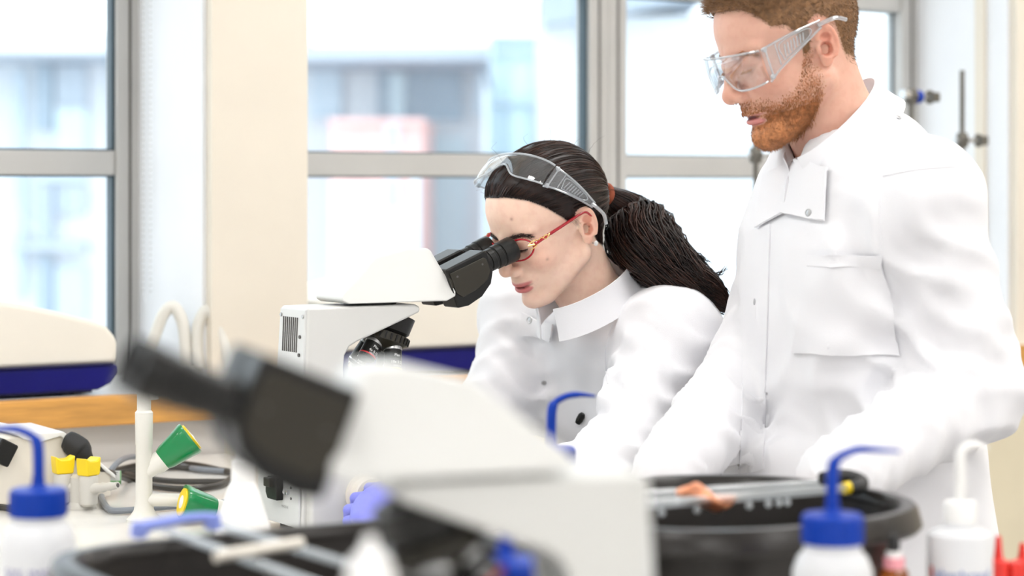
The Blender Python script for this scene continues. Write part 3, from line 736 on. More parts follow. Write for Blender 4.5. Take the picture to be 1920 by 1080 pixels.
# moulded plug and cables on the bench
def wpts(L): return [P(u, v, Y) for u, v, Y in L]
def on_bench(u, v):                                # point lying on the bench at pixel row v (v below the horizon)
    Y = (CH - BENCH - .006) * FPX / (v - V0); return P(u, v, Y)
pl0 = P(128, 832, 3.12)
pg = empty('mains_plug', (pl0[0], pl0[1], BENCH), 0, 'black moulded mains plug leaning on the cream bench unit', 'plug')
L = spline([P(120, 826, 3.10), P(135, 832, 3.10), P(152, 846, 3.10), P(163, 858, 3.10), P(178, 872, 3.12)], 24)
q = MB().tube(L - np.array(pg.location), list(np.interp(np.linspace(0, 1, 24), [0, .12, .45, .62, .8, 1], [.010, .016, .0185, .014, .008, .0055])), 16).build('plug_body', 'rubber', pg)
for t in (.70, .76, .82, .88):
    i = int(t * 23); d = L[i + 1] - L[i]
    MB().lathe([(.0085 - (t - .7) * .015, -.0012), (.0085 - (t - .7) * .015, .0012)], 14, frame_z(L[i] - np.array(pg.location), d)).build('strain_relief_rib', 'rubber', pg)
tail = [P(176, 870, 3.12), P(196, 882, 3.14), P(215, 889, 3.2), P(250, 902, 3.33)]
tail += [on_bench(u, v) for u, v in ((290, 912), (350, 917), (405, 911), (432, 898), (436, 888), (415, 882), (370, 872), (320, 868), (270, 871), (235, 877), (212, 884))]
MB().tube(spline(np.array(tail) - np.array(pg.location), 110), .0048, 10).build('cable', 'cable', pg)
def cable(name, pts, r, m, label):
    pts = np.array(pts); c = pts.mean(0); c[2] = BENCH
    o = MB().tube(spline(pts - c, 100), r, 10).build(name, m); o.location = c; return tag(o, label, 'cable')
up = lambda u, v, dz: on_bench(u, v) + np.array([0, 0, dz])
cable('power_cable', [on_bench(u, v) for u, v in ((445, 938), (400, 944), (340, 948), (290, 952), (235, 957), (207, 956), (193, 940), (190, 925))] + [P(193, 908, 3.2), P(203, 890, 3.2), P(215, 873, 3.22), P(232, 860, 3.28), P(256, 856, 3.4), P(300, 862, 3.62)] + [on_bench(u, v) for u, v in ((360, 878), (425, 884))], .0046, 'cable_grey', 'grey power cable looping up off the bench behind the tap')
cable('coiled_cable', [on_bench(u, v) for u, v in ((180, 880), (215, 886), (255, 884), (300, 877), (350, 877), (400, 880), (438, 886), (430, 901), (380, 903), (320, 902), (270, 896), (235, 889))], .0046, 'cable', 'black coil of cable lying behind the green tap handle')
cable('loose_cable', [on_bench(u, v) for u, v in ((-60, 950), (-20, 950), (10, 952), (40, 960), (70, 975))], .0046, 'cable', 'black cable running behind the blue-capped bottle at the far left')
# green inspection tag on the cable
tg = P(214, 895, 3.19)
o = empty('inspection_tag', (tg[0], tg[1], tg[2] - .009), 0, 'small green and white inspection tag hanging on the black cable', 'tag')
F_ = np.eye(4); F_[:3, 0] = (1, 0, 0); F_[:3, 1] = (0, .2, .98); F_[:3, 2] = (0, -.98, .2)
MB().box((0, 0, .009), (.021, .0012, .020)).build('card', 'tag_white', o, smooth=False)
MB().box((0, -.0008, .0015), (.021, .001, .005)).build('green_band', 'tag_green', o, smooth=False)
for x in (-.0098, .0098): MB().box((x, -.0008, .009), (.0013, .001, .020)).build('green_edge', 'tag_green', o, smooth=False)
G_ = np.eye(4); G_[:3, 0] = (1, 0, 0); G_[:3, 1] = (0, 0, 1); G_[:3, 2] = (0, -1, 0); G_[:3, 3] = (0, -.0015, .0015)
text_flat('lettering', 'PASSED', .0042, G_, 'print_white', o)
for i in range(3):
    MB().box((-.001, -.0008, .0165 - i * .0034), (.014 - .003 * i, .0008, .0009)).build('printed_line', 'print_grey', o, smooth=False)

# ================================================================== wash bottles
def wash_bottle(u, Y, label, ang, cap='blue_cap', body='poly', r=.034, spout_len=.055, zc=1.107, tall=.052, ink=None, scale=1.0):
    b = P(u, 0, Y); b[2] = BENCH
    o = empty('wash_bottle', b, 0, label, 'wash bottle', 'wash bottles on the bench')
    h = zc - BENCH
    cr = .0255
    bd = MB().lathe([(r * .85, .0), (r, .005), (r, h - .058), (r * .97, h - .046), (r * .86, h - .036), (.024, h - .030), (.0235, h - .020)], 40).build('bottle_body', body, o)
    cp = MB().lathe([(cr, h - .024), (cr, h - .002), (cr - .002, h), (.010, h + .0005), (.006, h + .004), (.0058, h + .010)], 40).build('screw_cap', cap, o)
    for k in range(30):
        a = 2 * math.pi * k / 30
        MB().box((cr * math.cos(a), cr * math.sin(a), h - .013), (.0012, .0012, .018), np.array([[math.cos(a), -math.sin(a), 0], [math.sin(a), math.cos(a), 0], [0, 0, 1]])).build('grip_rib', cap, cp, smooth=False)
    d = np.array([math.cos(ang), math.sin(ang), 0])
    z = np.array([0, 0, 1.0])
    path = spline([z * (h - .01), z * (h + tall * .6), z * (h + tall * .86) + d * .003, z * (h + tall) + d * .015, z * (h + tall + .002) + d * .030, z * (h + tall - .000) + d * spout_len], 40)
    rr = np.interp(np.linspace(0, 1, 40), [0, .38, .42, .75, 1], [.0052, .0052, .0036, .0034, .0012])
    MB().tube(path, rr, 14).build('spout', cap, o)
    return o, h
wb1, hh = wash_bottle(72, 1.93, 'blue-capped wash bottle at the far left with handwriting', math.pi, spout_len=.075)
text_cyl('handwriting', '50% IMS', .013, .0343, hh - .073, math.radians(-98), 'ink_grey', wb1)
text_cyl('handwriting', 'NO DYE', .012, .0343, hh - .090, math.radians(-96), 'ink_grey', wb1)
wash_bottle(1561, 1.78, 'blue-capped wash bottle in front of the round black bowl', 0, spout_len=.056)
wash_bottle(1034, 2.24, 'wash bottle whose blue spout rises above the foreground microscope arm', .25, spout_len=.048)
wash_bottle(948, 1.52, 'blue-capped bottle seen under the arm of the foreground microscope', 2.6, spout_len=.04, zc=1.115, tall=.045)
# all-white wash bottle with printed name
b = P(1800, 0, 1.96); b[2] = BENCH
o = empty('wash_bottle', b, 0, 'all-white wash bottle with blue lettering at the right', 'wash bottle', 'wash bottles on the bench')
zz = lambda v, Y=1.96: P(0, v, Y)[2] - BENCH
r = .0298
MB().lathe([(r * .86, 0), (r, .005), (r, zz(1010)), (r * .96, zz(1000)), (r * .80, zz(993)), (.0155, zz(986)), (.0150, zz(978))], 40).build('bottle_body', 'poly', o)
MB().lathe([(.0150, zz(985)), (.0150, zz(945)), (.0138, zz(940)), (.005, zz(938))], 32).build('screw_cap', 'poly_white', o)
MB().tube(spline([(0, 0, zz(945)), (.0002, 0, zz(870)), (.001, 0, zz(850)), (.006, 0, zz(838)), (.014, 0, zz(834)), (.026, 0, zz(840))], 30), np.interp(np.linspace(0, 1, 30), [0, .5, .8, 1], [.0055, .0045, .0035, .0015]), 12).build('spout', 'poly_white', o)
text_cyl('lettering', 'isherbrand', .0135, r + .0003, zz(1070), math.radians(-97), 'ink_blue', o)
MB().add([((r + .0004) * math.cos(a), (r + .0004) * math.sin(a), zz(1070) + dz) for dz in (-.005, .006) for a in (math.radians(-163), math.radians(-156))], [(0, 1, 3, 2)]).build('red_mark', 'red', o, smooth=False)
# plain white conical bottles
def squeeze_bottle(u, Y, vt, vs, rb, label, neck=False):
    b = P(u, 0, Y); b[2] = BENCH
    o = empty('squeeze_bottle', b, 0, label, 'squeeze bottle', 'white squeeze bottles')
    zt, zs = P(0, vt, Y)[2] - BENCH, P(0, vs, Y)[2] - BENCH
    MB().lathe([(rb * .9, 0), (rb, .005), (rb, zs - .075), (rb * .93, zs - .050), (rb * .55, zs - .012), (.0125, zs)], 36).build('bottle_body', 'poly_white', o)
    MB().lathe([(.0130, zs - .004), (.0125, zs + .020), (.0095, zs + .023), (.0085, zs + .040), (.0040, zt)] if neck else [(.0130, zs - .004), (.0115, zs + .004), (.0055, zs + .009), (.0030, zt)], 28).build('nozzle_cap', 'poly_white', o)
squeeze_bottle(455, 2.35, 800, 900, .032, 'white conical squeeze bottle between the tap and the microscope', True)
squeeze_bottle(694, 1.19, 1005, 1062, .028, 'white squeeze bottle under the foreground microscope')

# amber dropper bottle
b = P(1676, 0, 1.93); b[2] = BENCH
o = empty('dropper_bottle', b, 0, 'small amber dropper bottle with pink collar and black bulb', 'dropper bottle')
z2 = lambda v: P(0, v, 1.93)[2] - BENCH
MB().lathe([(.012, 0), (.0135, .003), (.0135, z2(1078)), (.0125, z2(1070)), (.009, z2(1064))], 28).build('amber_bottle', 'amber', o)
MB().lathe([(.0095, z2(1066)), (.0095, z2(1045)), (.0088, z2(1044))], 28).build('pink_collar', 'pink', o)
MB().lathe([(.0075, z2(1045)), (.0075, z2(1034)), (.0055, z2(1033))], 24).build('white_neck', 'poly_white', o)
MB().lathe([(.0050, z2(1034)), (.0055, z2(1018)), (.0040, z2(1004)), (.001, z2(1001))], 24).build('rubber_bulb', 'rubber', o)
# red plastic peg racks
for u, Y, vt, lb in ((1872, 2.02, 1005, 'red plastic drying peg behind the all-white wash bottle'), (1917, 2.06, 1018, 'red plastic drying peg at the far right edge')):
    b = P(u, 0, Y); b[2] = BENCH
    o = empty('drying_peg', b, 0, lb, 'drying peg', 'red drying pegs')
    z3 = P(0, vt, Y)[2] - BENCH; zs = P(0, 1058, Y)[2] - BENCH
    MB().box((.008, 0, .006), (.05, .05, .012)).build('foot', 'red', o, bevel=.003)
    MB().lathe([(.011, .01), (.010, zs), (.0095, zs + .003), (.0045, zs + .006), (.0025, z3)], 20).build('peg', 'red', o)
    MB().box((.016, 0, zs - .012), (.012, .016, .03)).build('shoulder', 'red', o, bevel=.003)

# ================================================================== black bowls with glass rods
def bowl(cx, cy, rz, a, b, zrim, label, e=2.6):
    o = empty('washing_bowl', (cx, cy, BENCH), rz, label, 'bowl', 'black plastic bowls')
    H = zrim - BENCH; n = 72
    def ring(sa, z):
        out = []
        for k in range(n):
            t = 2 * math.pi * k / n; c, s = math.cos(t), math.sin(t)
            rr = (abs(c) ** e + abs(s) ** e) ** (-1 / e)
            out.append(((a + sa) * rr * c, (b + sa) * rr * s, z))
        return out
    def loft(rings, closed_bottom=None):
        v = []; f = []
        for r_ in rings: v += r_
        for i in range(len(rings) - 1):
            for k in range(n): f.append((i * n + k, i * n + (k + 1) % n, (i + 1) * n + (k + 1) % n, (i + 1) * n + k))
        if closed_bottom is not None:
            for c in closed_bottom: f.append(tuple(c * n + k for k in range(n)))
        return v, f
    v, f = loft([ring(-.035, .002), ring(-.030, .0), ring(-.022, .01), ring(-.008, H - .03), ring(-.004, H - .012), ring(-.009, H - .008), ring(-.028, .016), ring(-.040, .008)], (0, 7))
    MB().add(v, f).build('bowl_wall', 'bowl', o)
    v, f = loft([ring(-.006, H - .024), ring(.010, H - .024), ring(.013, H - .020), ring(.009, H - .003), ring(.006, H), ring(-.004, H), ring(-.008, H - .004), ring(-.010, H - .012), ring(-.006, H - .024)])
    MB().add(v, f).build('rolled_rim', 'bowl', o)
    return o
RZM = 1.079
bowl(.195, 2.05, PHI, .175, .165, RZM, 'round black bowl in front of the standing man', 2.5)
def rod(p, q, r, name, label, m='glass_rod', n=14):
    p, q = np.array(p), np.array(q); c = (p + q) / 2; c2 = c.copy()
    o = empty(name, c, 0, label, 'rod', 'glass rods across the bowls')
    d = (q - p) / np.linalg.norm(q - p)
    MB().tube([p - c, q - c], r, n).build('rod', m, o)
    return o
zr = RZM + .004
def atz(u, v, z):
    Y = (CH - z) * FPX / (v - V0); return P(u, v, Y)
pA, pB = atz(1190, 948, zr), atz(1592, 915, zr)
pC, pD = atz(1190, 928, zr), atz(1580, 903, zr)
rA = rod(pA, pB, .0048, 'glass_rod', 'nearer glass rod lying across the round bowl with a black end')
rB = rod(pC, pD, .0042, 'glass_rod', 'farther glass rod lying across the round bowl')
d = (pB - pA) / np.linalg.norm(pB - pA)
cc = (pA + pB) / 2
MB().lathe([(.0060, -.006), (.0066, 0), (.0066, .006)], 20, frame_z(pB - cc, d)).build('yellow_band', 'yellow', rA)
hk = atz(1600, 912, zr + .002)
MB().tube(spline([pB - cc, pB + d * .012 - cc, pB + d * .021 + np.array([-.004, .008, .004]) - cc, pB + d * .016 + np.array([-.012, .016, .008]) - cc, pB + d * .000 + np.array([-.014, .018, .008]) - cc, pB - d * .012 + np.array([-.014, .018, .007]) - cc], 24), .0074, 16).build('rubber_bend', 'rubber', rA)
# drips under the rods
for base, pp, qq, fr in ((rA, pA, pB, (.12, .28, .52, .61, .66, .70)), (rB, pC, pD, (.2, .45))):
    for t in fr:
        p = pp + (qq - pp) * t - (pp + qq) / 2
        MB().lathe([(.0005, -.010), (.003, -.0085), (.0038, -.006), (.002, -.002), (.0008, 0)], 12, frame_z(p + np.array([0, 0, -.003]), (0, 0, 1))).build('droplet', 'glass_rod', base)
# orange tissue on the rods
tc = atz(1325, 922, zr + .006)
mbt = MB(); n1, n2 = 22, 14; v = []
for i in range(n1):
    t = i / (n1 - 1); w = .016 * math.sin(math.pi * min(1, t * .92 + .06)) ** .7 + .001; hgt = .008 * math.sin(math.pi * (t * .95 + .03)) + .001
    ctr = np.array([(t - .5) * .062, .0, -.010 * t + .004 * math.sin(7 * t)])
    for k in range(n2):
        a = 2 * math.pi * k / n2; jit = 1 + .22 * math.sin(3 * a + 9 * t) + .12 * math.sin(5 * a - 14 * t)
        v.append(ctr + np.array([0, w * .8 * jit * math.cos(a), hgt * jit * math.sin(a)]))
f = [(i * n2 + k, i * n2 + (k + 1) % n2, (i + 1) * n2 + (k + 1) % n2, (i + 1) * n2 + k) for i in range(n1 - 1) for k in range(n2)] + [tuple(range(n2)), tuple(range((n1 - 1) * n2, n1 * n2))]
to = mbt.add(v, f).build('tissue_specimen', 'tissue', angle=180); to.location = tc; to.rotation_euler = (0, 0, PHI - .15)
tag(to, 'orange-pink specimen lying over the glass rods on the round bowl', 'specimen')

# second bowl, lower left, with two rods, a cross stick and a blue clip
eb = [atz(105, 1030, RZM), atz(720, 964, RZM)]
mid = (eb[0] + eb[1]) / 2
ctr = mid - E2 * .172
bowl(ctr[0], ctr[1], PHI, .178, .160, RZM, 'black bowl at the lower left with slide rods across it', 5.0)
q1, q2 = atz(285, 985, zr), atz(560, 1085, zr)
ext = lambda p, q, k: p + (q - p) * k
rod(q1, ext(q1, q2, 1.5), .0042, 'glass_rod', 'left glass rod of the pair across the lower left bowl')
q3, q4 = atz(410, 985, zr), atz(700, 1072, zr)
rod(q3, ext(q3, q4, 1.4), .0042, 'glass_rod', 'right glass rod of the pair across the lower left bowl')
rod(atz(405, 1044, zr + .008), atz(565, 1018, zr + .008), .0048, 'cross_stick', 'cream stick lying across the glass rods of the lower left bowl', 'inst_cream')
c1, c2 = atz(262, 992, zr + .004), atz(398, 976, zr + .006)
cm = (c1 + c2) / 2
o = empty('blue_clip', cm, 0, 'pale blue plastic clip holding the ends of the glass rods', 'clip')
MB().tube(spline([c1 - cm + np.array([-.004, 0, -.006]), c1 - cm, (c1 - cm) * .4 + np.array([0, 0, .003]), (c2 - cm) * .6 + np.array([0, 0, .004]), c2 - cm, c2 - cm + np.array([.004, 0, -.008])], 24), [.0055] * 8 + [.0046] * 8 + [.0055] * 8, 14).build('bar', 'blue_pale', o)
for e_ in (c1, c2):
    MB().lathe([(.0072, -.007), (.0076, 0), (.0072, .006)], 18, frame_z(e_ - cm, (0, 0, 1))).build('jaw', 'blue_pale', o, bevel=.001)

# ================================================================== retort stands by the right-hand window
def boss(o, c, ax_, m='dark_steel'):
    A = frame_z(c, ax_)
    b_ = MB().lathe([(.011, -.016), (.013, -.010), (.013, .010), (.011, .016)], 18, A).build('boss_head', m, o, bevel=.001)
    return b_
def retort(u, Y, vtop, clampv, side, label, blue=False, cu=60):
    b = P(u, 0, Y); s1, s2 = s_of(b); zt = P(0, vtop, Y)[2]
    o = empty('retort_stand', (b[0], b[1], LEDGE_Z), PHI, label, 'retort stand', 'retort stands on the window ledge')
    MB().box((0, .0, .006), (.10, .14, .012)).build('base_plate', 'dark_steel', o, bevel=.003)
    MB().tube([(0, 0, .01), (0, 0, zt - LEDGE_Z)], .0055, 14).build('rod', 'dark_steel', o)
    zc = P(0, clampv, Y)[2] - LEDGE_Z
    bs = boss(o, (0, 0, zc), (0, 0, 1))
    L = cu / FPX * Y * side
    MB().tube([(-L * .35, 0, zc), (L * .75, 0, zc)], .0045, 12).build('clamp_arm', 'steel', bs)
    MB().tube([(0, -.02, zc), (0, .02, zc)], .004, 10).build('clamp_screw', 'dark_steel', bs)
    j = MB()
    for dz in (-.010, .010):
        j.tube(spline([(L * .7, 0, zc), (L * .85, 0, zc + dz), (L * 1.0, 0, zc + dz * .9), (L * 1.12, 0, zc + dz * .3)], 12), .0045, 10)
    j.build('clamp_jaw', 'dark_steel', bs)
    MB().box((L * 1.12, 0, zc), (.02, .02, .02)).build('cork_pad', 'dark_steel', bs, bevel=.003)
    if blue:
        MB().lathe([(.013, -.006), (.015, 0), (.013, .008)], 20, frame_z((L * .3, 0, zc), (1, 0, 0))).build('blue_collar', 'blue_cap', bs)
        MB().lathe([(.0105, -.04), (.011, -.02), (.0105, .0)], 20, frame_z((L * .28, 0, zc + .004), (1, 0, 0))).build('chrome_barrel', 'chrome', bs)
retort(1804, 4.55, 132, 263, 1, 'dark retort stand with a clamp beside the right window', cu=46)
retort(1708, 4.42, 175, 181, 1, 'retort stand with blue-collared clamp behind the man\'s shoulder', True, cu=52)
retort(1417, 4.30, 268, 291, 1, 'retort stand with clamp below the man\'s chin', cu=50)
# small white beaker on the ledge at the far right
b = P(1916, 0, 4.86); b[2] = LEDGE_Z
o = empty('beaker', b, 0, 'small grey-white beaker on the ledge at the far right', 'beaker')
MB().lathe([(.017, 0), (.018, .002), (.018, .020), (.0195, .024), (.0185, .024), (.017, .004)], 24).build('cup', 'recess', o)
# ================================================================== implicit-surface toolkit for the figures
def ell(x, y, z, c, r):
    px, py, pz = (x - c[0]) / r[0], (y - c[1]) / r[1], (z - c[2]) / r[2]
    k0 = np.sqrt(px * px + py * py + pz * pz) + 1e-9
    k1 = np.sqrt((px / r[0]) ** 2 + (py / r[1]) ** 2 + (pz / r[2]) ** 2) + 1e-9
    return k0 * (k0 - 1) / k1
def rcone(x, y, z, a, b, ra, rb):
    ax, ay, az = x - a[0], y - a[1], z - a[2]
    bx, by, bz = b[0] - a[0], b[1] - a[1], b[2] - a[2]
    t = np.clip((ax * bx + ay * by + az * bz) / (bx * bx + by * by + bz * bz), 0, 1)
    return np.sqrt((ax - t * bx) ** 2 + (ay - t * by) ** 2 + (az - t * bz) ** 2) - (ra + (rb - ra) * t)
def smin(a, b, k):
    h = np.clip(0.5 + 0.5 * (b - a) / k, 0, 1); return b * (1 - h) + a * h - k * h * (1 - h)
def smax(a, b, k): return -smin(-a, -b, k)
def sph(x, y, z, c, r): return np.sqrt((x - c[0]) ** 2 + (y - c[1]) ** 2 + (z - c[2]) ** 2) - r
def grid(lo, hi, h):
    g = [np.arange(lo[i], hi[i] + h, h, dtype=np.float32) for i in range(3)]
    return np.meshgrid(*g, indexing='ij')
def surfnets(F, lo, h, smooth=2):
    ins = F < 0
    c = np.zeros(tuple(n - 1 for n in F.shape), np.int8)
    offs = [(i, j, k) for i in (0, 1) for j in (0, 1) for k in (0, 1)]
    sl = lambda o: tuple(slice(q, F.shape[a] - 1 + q) for a, q in enumerate(o))
    for o in offs: c += ins[sl(o)]
    act = (c > 0) & (c < 8)
    idx = -np.ones(c.shape, np.int64); idx[act] = np.arange(act.sum())
    ijk = np.argwhere(act)
    V = {o: F[ijk[:, 0] + o[0], ijk[:, 1] + o[1], ijk[:, 2] + o[2]] for o in offs}
    pos = np.zeros((len(ijk), 3)); cnt = np.zeros(len(ijk))
    for o in offs:
        for a in range(3):
            if o[a] == 0:
                o2 = list(o); o2[a] = 1; o2 = tuple(o2)
                A, B = V[o], V[o2]; m = (A < 0) != (B < 0)
                t = np.where(m, A / np.where(m, A - B, 1), 0)
                p = np.zeros((len(ijk), 3)); p[:] = o; p[:, a] += t
                pos += p * m[:, None]; cnt += m
    verts = np.array(lo) + h * (ijk + pos / cnt[:, None])
    quads = []
    for a in range(3):
        b, d = [(1, 2), (2, 0), (0, 1)][a]
        n = F.shape
        s = [slice(1, n[q] - 1) for q in range(3)]; s[a] = slice(0, n[a] - 1)
        s2 = list(s); s2[a] = slice(1, n[a])
        i0 = ins[tuple(s)]; ch = i0 != ins[tuple(s2)]
        e = np.argwhere(ch); st0 = i0[ch]
        base = e.copy(); base[:, b] += 1; base[:, d] += 1
        def cell(db, dd):
            q = base.copy(); q[:, b] += db; q[:, d] += dd; return idx[q[:, 0], q[:, 1], q[:, 2]]
        q = np.stack([cell(-1, -1), cell(0, -1), cell(0, 0), cell(-1, 0)], 1)
        q[~st0] = q[~st0][:, ::-1]
        quads.append(q)
    Q = np.concatenate(quads)
    Q = Q[(Q >= 0).all(1)]
    for it in range(smooth):                       # taubin smoothing keeps the volume
        for lam in (0.5, -0.52):
            nb = np.zeros_like(verts); ct = np.zeros(len(verts))
            for i in range(4):
                A, B = Q[:, i], Q[:, (i + 1) % 4]
                for ax in range(3):
                    nb[:, ax] += np.bincount(A, verts[B, ax], len(verts)) + np.bincount(B, verts[A, ax], len(verts))
                ct += np.bincount(A, minlength=len(verts)) + np.bincount(B, minlength=len(verts))
            verts = verts + lam * (nb / np.maximum(ct, 1)[:, None] - verts)
    return verts, Q
def vnormals(V, Q):
    n = np.cross(V[Q[:, 2]] - V[Q[:, 0]], V[Q[:, 3]] - V[Q[:, 1]])
    out = np.zeros_like(V)
    for i in range(4):
        for a in range(3): out[:, a] += np.bincount(Q[:, i], n[:, a], len(V))
    return out / (np.linalg.norm(out, axis=1)[:, None] + 1e-12)
def sstep(x, a, b):
    t = np.clip((x - a) / (b - a), 0, 1); return t * t * (3 - 2 * t)
def unit(v): v = np.array(v, float); return v / np.linalg.norm(v)
def joined(parts):
    V = []; Q = []; C = []; n = 0
    for v, q, c in parts:
        V.append(v); Q.append(q + n); C.append(np.broadcast_to(np.array(c), (len(v), 3))); n += len(v)
    return np.concatenate(V), np.concatenate(Q), np.concatenate(C)

# ------------------------------------------------------------------ head (millimetres, x forward, y left, z up)
def ear_sdf(x, ay, z):
    ex, ez = (x + 11) / .80, (z - 0) / .80; ay = 70 + (ay - 68) / .80
    c, s = math.cos(.17), math.sin(.17)
    ex, ez = ex * c - ez * s * -1, ez * c + ex * s * -1
    ey = ay - 74 + ex * .32
    plate = ell(ex, ey, ez, (0, 0, 2), (16, 4.5, 29))
    q = (np.sqrt((ex / 15.5) ** 2 + ((ez - 3) / 27) ** 2) - 1) * 18
    hel = np.sqrt(q * q + (ey - 3) ** 2) - 3.6
    hel = np.maximum(hel, -(ez + 20))
    hel = np.where((ex > 9) & (ez < 8), np.maximum(hel, 2 + 0 * hel), hel)
    anti = rcone(ex, ey, ez, (-5, 3, 16), (-7, 3, -10), 3.0, 3.2)
    lobe = ell(ex, ey, ez, (3, 1, -25), (8.5, 5, 9))
    d = smin(plate, hel, 3); d = smin(d, anti, 3); d = smin(d, lobe, 5)
    tra = ell(ex, ey, ez, (11, 2, -6), (5, 5, 8))
    return smin(d, tra, 3) * .80
def concha_sdf(x, ay, z):
    ex, ez = (x + 11) / .80, z / .80; ay = 70 + (ay - 68) / .80
    c, s = math.cos(.17), math.sin(.17)
    ex, ez = ex * c + ez * s, ez * c - ex * s
    ey = ay - 74 + ex * .32
    a = np.minimum(ell(ex, ey, ez, (2.0, 4.0, -5), (8.5, 9, 11)), ell(ex, ey, ez, (5.5, 0, -7), (4, 9, 5)))
    return np.minimum(a, ell(ex, ey, ez, (.5, 5.5, 13), (7.5, 6.0, 7))) * .8
def head_sdf(x, y, z, fem, open_mouth=0.0):
    ay = np.abs(y)
    d = ell(x, y, z, (-8, 0, 40), (92, 73, 83))
    d = smin(d, ell(x, y, z, (32, 0, 46), (59, 60, 58)), 22)
    d = smin(d, ell(x, y, z, (38, 0, -22), (48, 53 if fem else 54, 66)), 18)
    d = smin(d, ell(x, ay, z, (58, 38, -14), (25, 21, 22)), 14)
    jr = 15 if fem else 17
    d = smin(d, rcone(x, ay, z, (0, 48 if fem else 53, -40), (56, 18 if fem else 22, -82), jr + 2, jr - 1), 16)
    d = smin(d, ell(x, y, z, (68, 0, -84 if fem else -87), (20, 20 if fem else 24, 16 if fem else 19)), 13)
    d = smin(d, ell(x, y, z, (67, 0, -48), (25, 27, 26)), 10)
    d = smin(d, rcone(x, ay, z, (85, 6, 25), (69, 46, 26), 5 if fem else 8.5, 4 if fem else 6), 12)
    d = smax(d, -sph(x, ay, z, (97, 31, 7), 17), 9)
    d = smin(d, sph(x, ay, z, (75, 31, 8), 13.6), 3.5)
    # nose
    tipx = 112 if fem else 113
    d = smin(d, rcone(x, y, z, (88, 0, 18), (tipx - 9, 0, -24), 6, 9.5), 9)
    d = smin(d, sph(x, y, z, (tipx - 9, 0, -26), 9.2 if fem else 10.5), 5)
    d = smin(d, ell(x, ay, z, (94, 11, -31), (11, 7, 7.5)), 5)
    d = smax(d, -ell(x, ay, z, (98, 6.5, -39.5), (5, 3.2, 4)), 2)
    # lips
    xx = x + .013 * y * y
    zz = z + (-.007 * y * y if fem else .002 * y * y)
    up_ = ell(xx, y, zz, (86.5, 0, -54.6), (7.5, 24, 4.0)); lo_ = ell(xx, y, zz, (85.3 - open_mouth * .4, 0, -63.6 - open_mouth), (8.0, 20, 4.8))
    lips = np.minimum(up_, lo_)
    d = smin(d, lips, 3.5)
    groove = ell(xx, y, zz, (94.5, 0, -59.0 - open_mouth * .5), (11, 26, 1.1 + open_mouth * .6))
    d = smax(d, -groove, 2.2)
    d = smin(d, ear_sdf(x, ay, z), 4)
    d = smax(d, -concha_sdf(x, ay, z), 1.6)
    return d, lips, groove
def head_frame(c, yaw, pitch, roll=0.0):
    d = np.array([-math.cos(yaw), -math.sin(yaw), 0]); l = np.array([math.sin(yaw), -math.cos(yaw), 0]); z = np.array([0, 0, 1.0])
    f = d * math.cos(pitch) - z * math.sin(pitch); u = d * math.sin(pitch) + z * math.cos(pitch)
    l2 = l * math.cos(roll) + u * math.sin(roll); u2 = u * math.cos(roll) - l * math.sin(roll)
    return np.array(c, float), np.stack([f, l2, u2], 1)
def to_world(q, fr, sc): return fr[0] + (np.asarray(q) * sc * .001) @ fr[1].T
def to_local(p, fr, sc): return ((np.asarray(p) - fr[0]) @ fr[1]) * 1000 / sc
def build_head(fr, sc, fem, neck_w, neck_r, open_mouth=0.0, h=1.8):
    lo = (-122, -98, -205); hi = (126, 98, 134)
    x, y, z = grid(lo, hi, h)
    d, lips, groove = head_sdf(x, y, z, fem, open_mouth)
    nb = [to_local(p, fr, sc) for p in neck_w]
    prev = np.array([-20, 0, -30]); r0 = neck_r[0]
    neck = None
    for p, r in zip(nb, neck_r[1:]):
        q = rcone(x, y, z, prev, p, r0, r); neck = q if neck is None else smin(neck, q, 12); prev, r0 = p, r
    # sterno-mastoid cords and larynx
    ay = np.abs(y)
    d = smin(d, neck, 16)
    if not fem: d = smin(d, sph(x, y, z, prev * .45 + np.array([38, 0, -48]), 9), 12)
    cut = -(z + 198)
    d = np.maximum(d, cut)
    V, Q = surfnets(d, lo, h, 2)
    return V, Q
def face_colours(V, fem, skin, open_mouth=0.0):
    x, y, z = V.T
    _, lips, groove = head_sdf(x, y, z, fem, open_mouth)
    C = np.tile(np.array(skin), (len(V), 1))
    def mix(c, w): nonlocal C; w = np.clip(w, 0, 1)[:, None]; C = C * (1 - w) + np.array(c) * w
    blush = np.exp(-(((x - 68) / 24) ** 2 + ((np.abs(y) - 44) / 20) ** 2 + ((z + 20) / 20) ** 2))
    mix((skin[0] * 1.0, skin[1] * .72, skin[2] * .66), blush * (.55 if fem else .5))
    nose = np.exp(-(((x - 104) / 14) ** 2 + (y / 14) ** 2 + ((z + 26) / 12) ** 2)); mix((skin[0], skin[1] * .76, skin[2] * .70), nose * .55)
    ear = sstep(np.abs(y), 68, 76) * ((z > -40) & (z < 40) & (x < 12) & (x > -45)); mix((skin[0] * .98, skin[1] * .72, skin[2] * .66), ear * .6)
    inner = 1 - sstep(concha_sdf(x, np.abs(y), z), .2, 2.0); mix((skin[0] * .75, skin[1] * .42, skin[2] * .36), inner * .7)  # ear hollow: genuine redness, with its shade painted in as well
    lipm = (1 - sstep(lips, .2, 1.6)) * (x > 68) * (1 if fem else sstep(-z, 55.5, 58))
    mix((.62, .16, .17) if fem else (.60, .22, .21), lipm * .9)
    mix((.16, .03, .03), (1 - sstep(groove, -.2, 1.4)) * (x > 66) * (np.abs(y) < 24) * (.45 if fem else .85))
    lid = np.exp(-((np.abs(y) - 31) / 13) ** 2 - ((z - 10) / 10) ** 2) * sstep(x, 68, 76); mix((skin[0] * .88, skin[1] * .66, skin[2] * .60), lid * .6)
    nos = (1 - sstep(ell(x, np.abs(y), z, (98, 6.5, -39.5), (5.5, 3.6, 4.5)), -.5, 1.5)); mix((.18, .05, .04), nos)
    return C
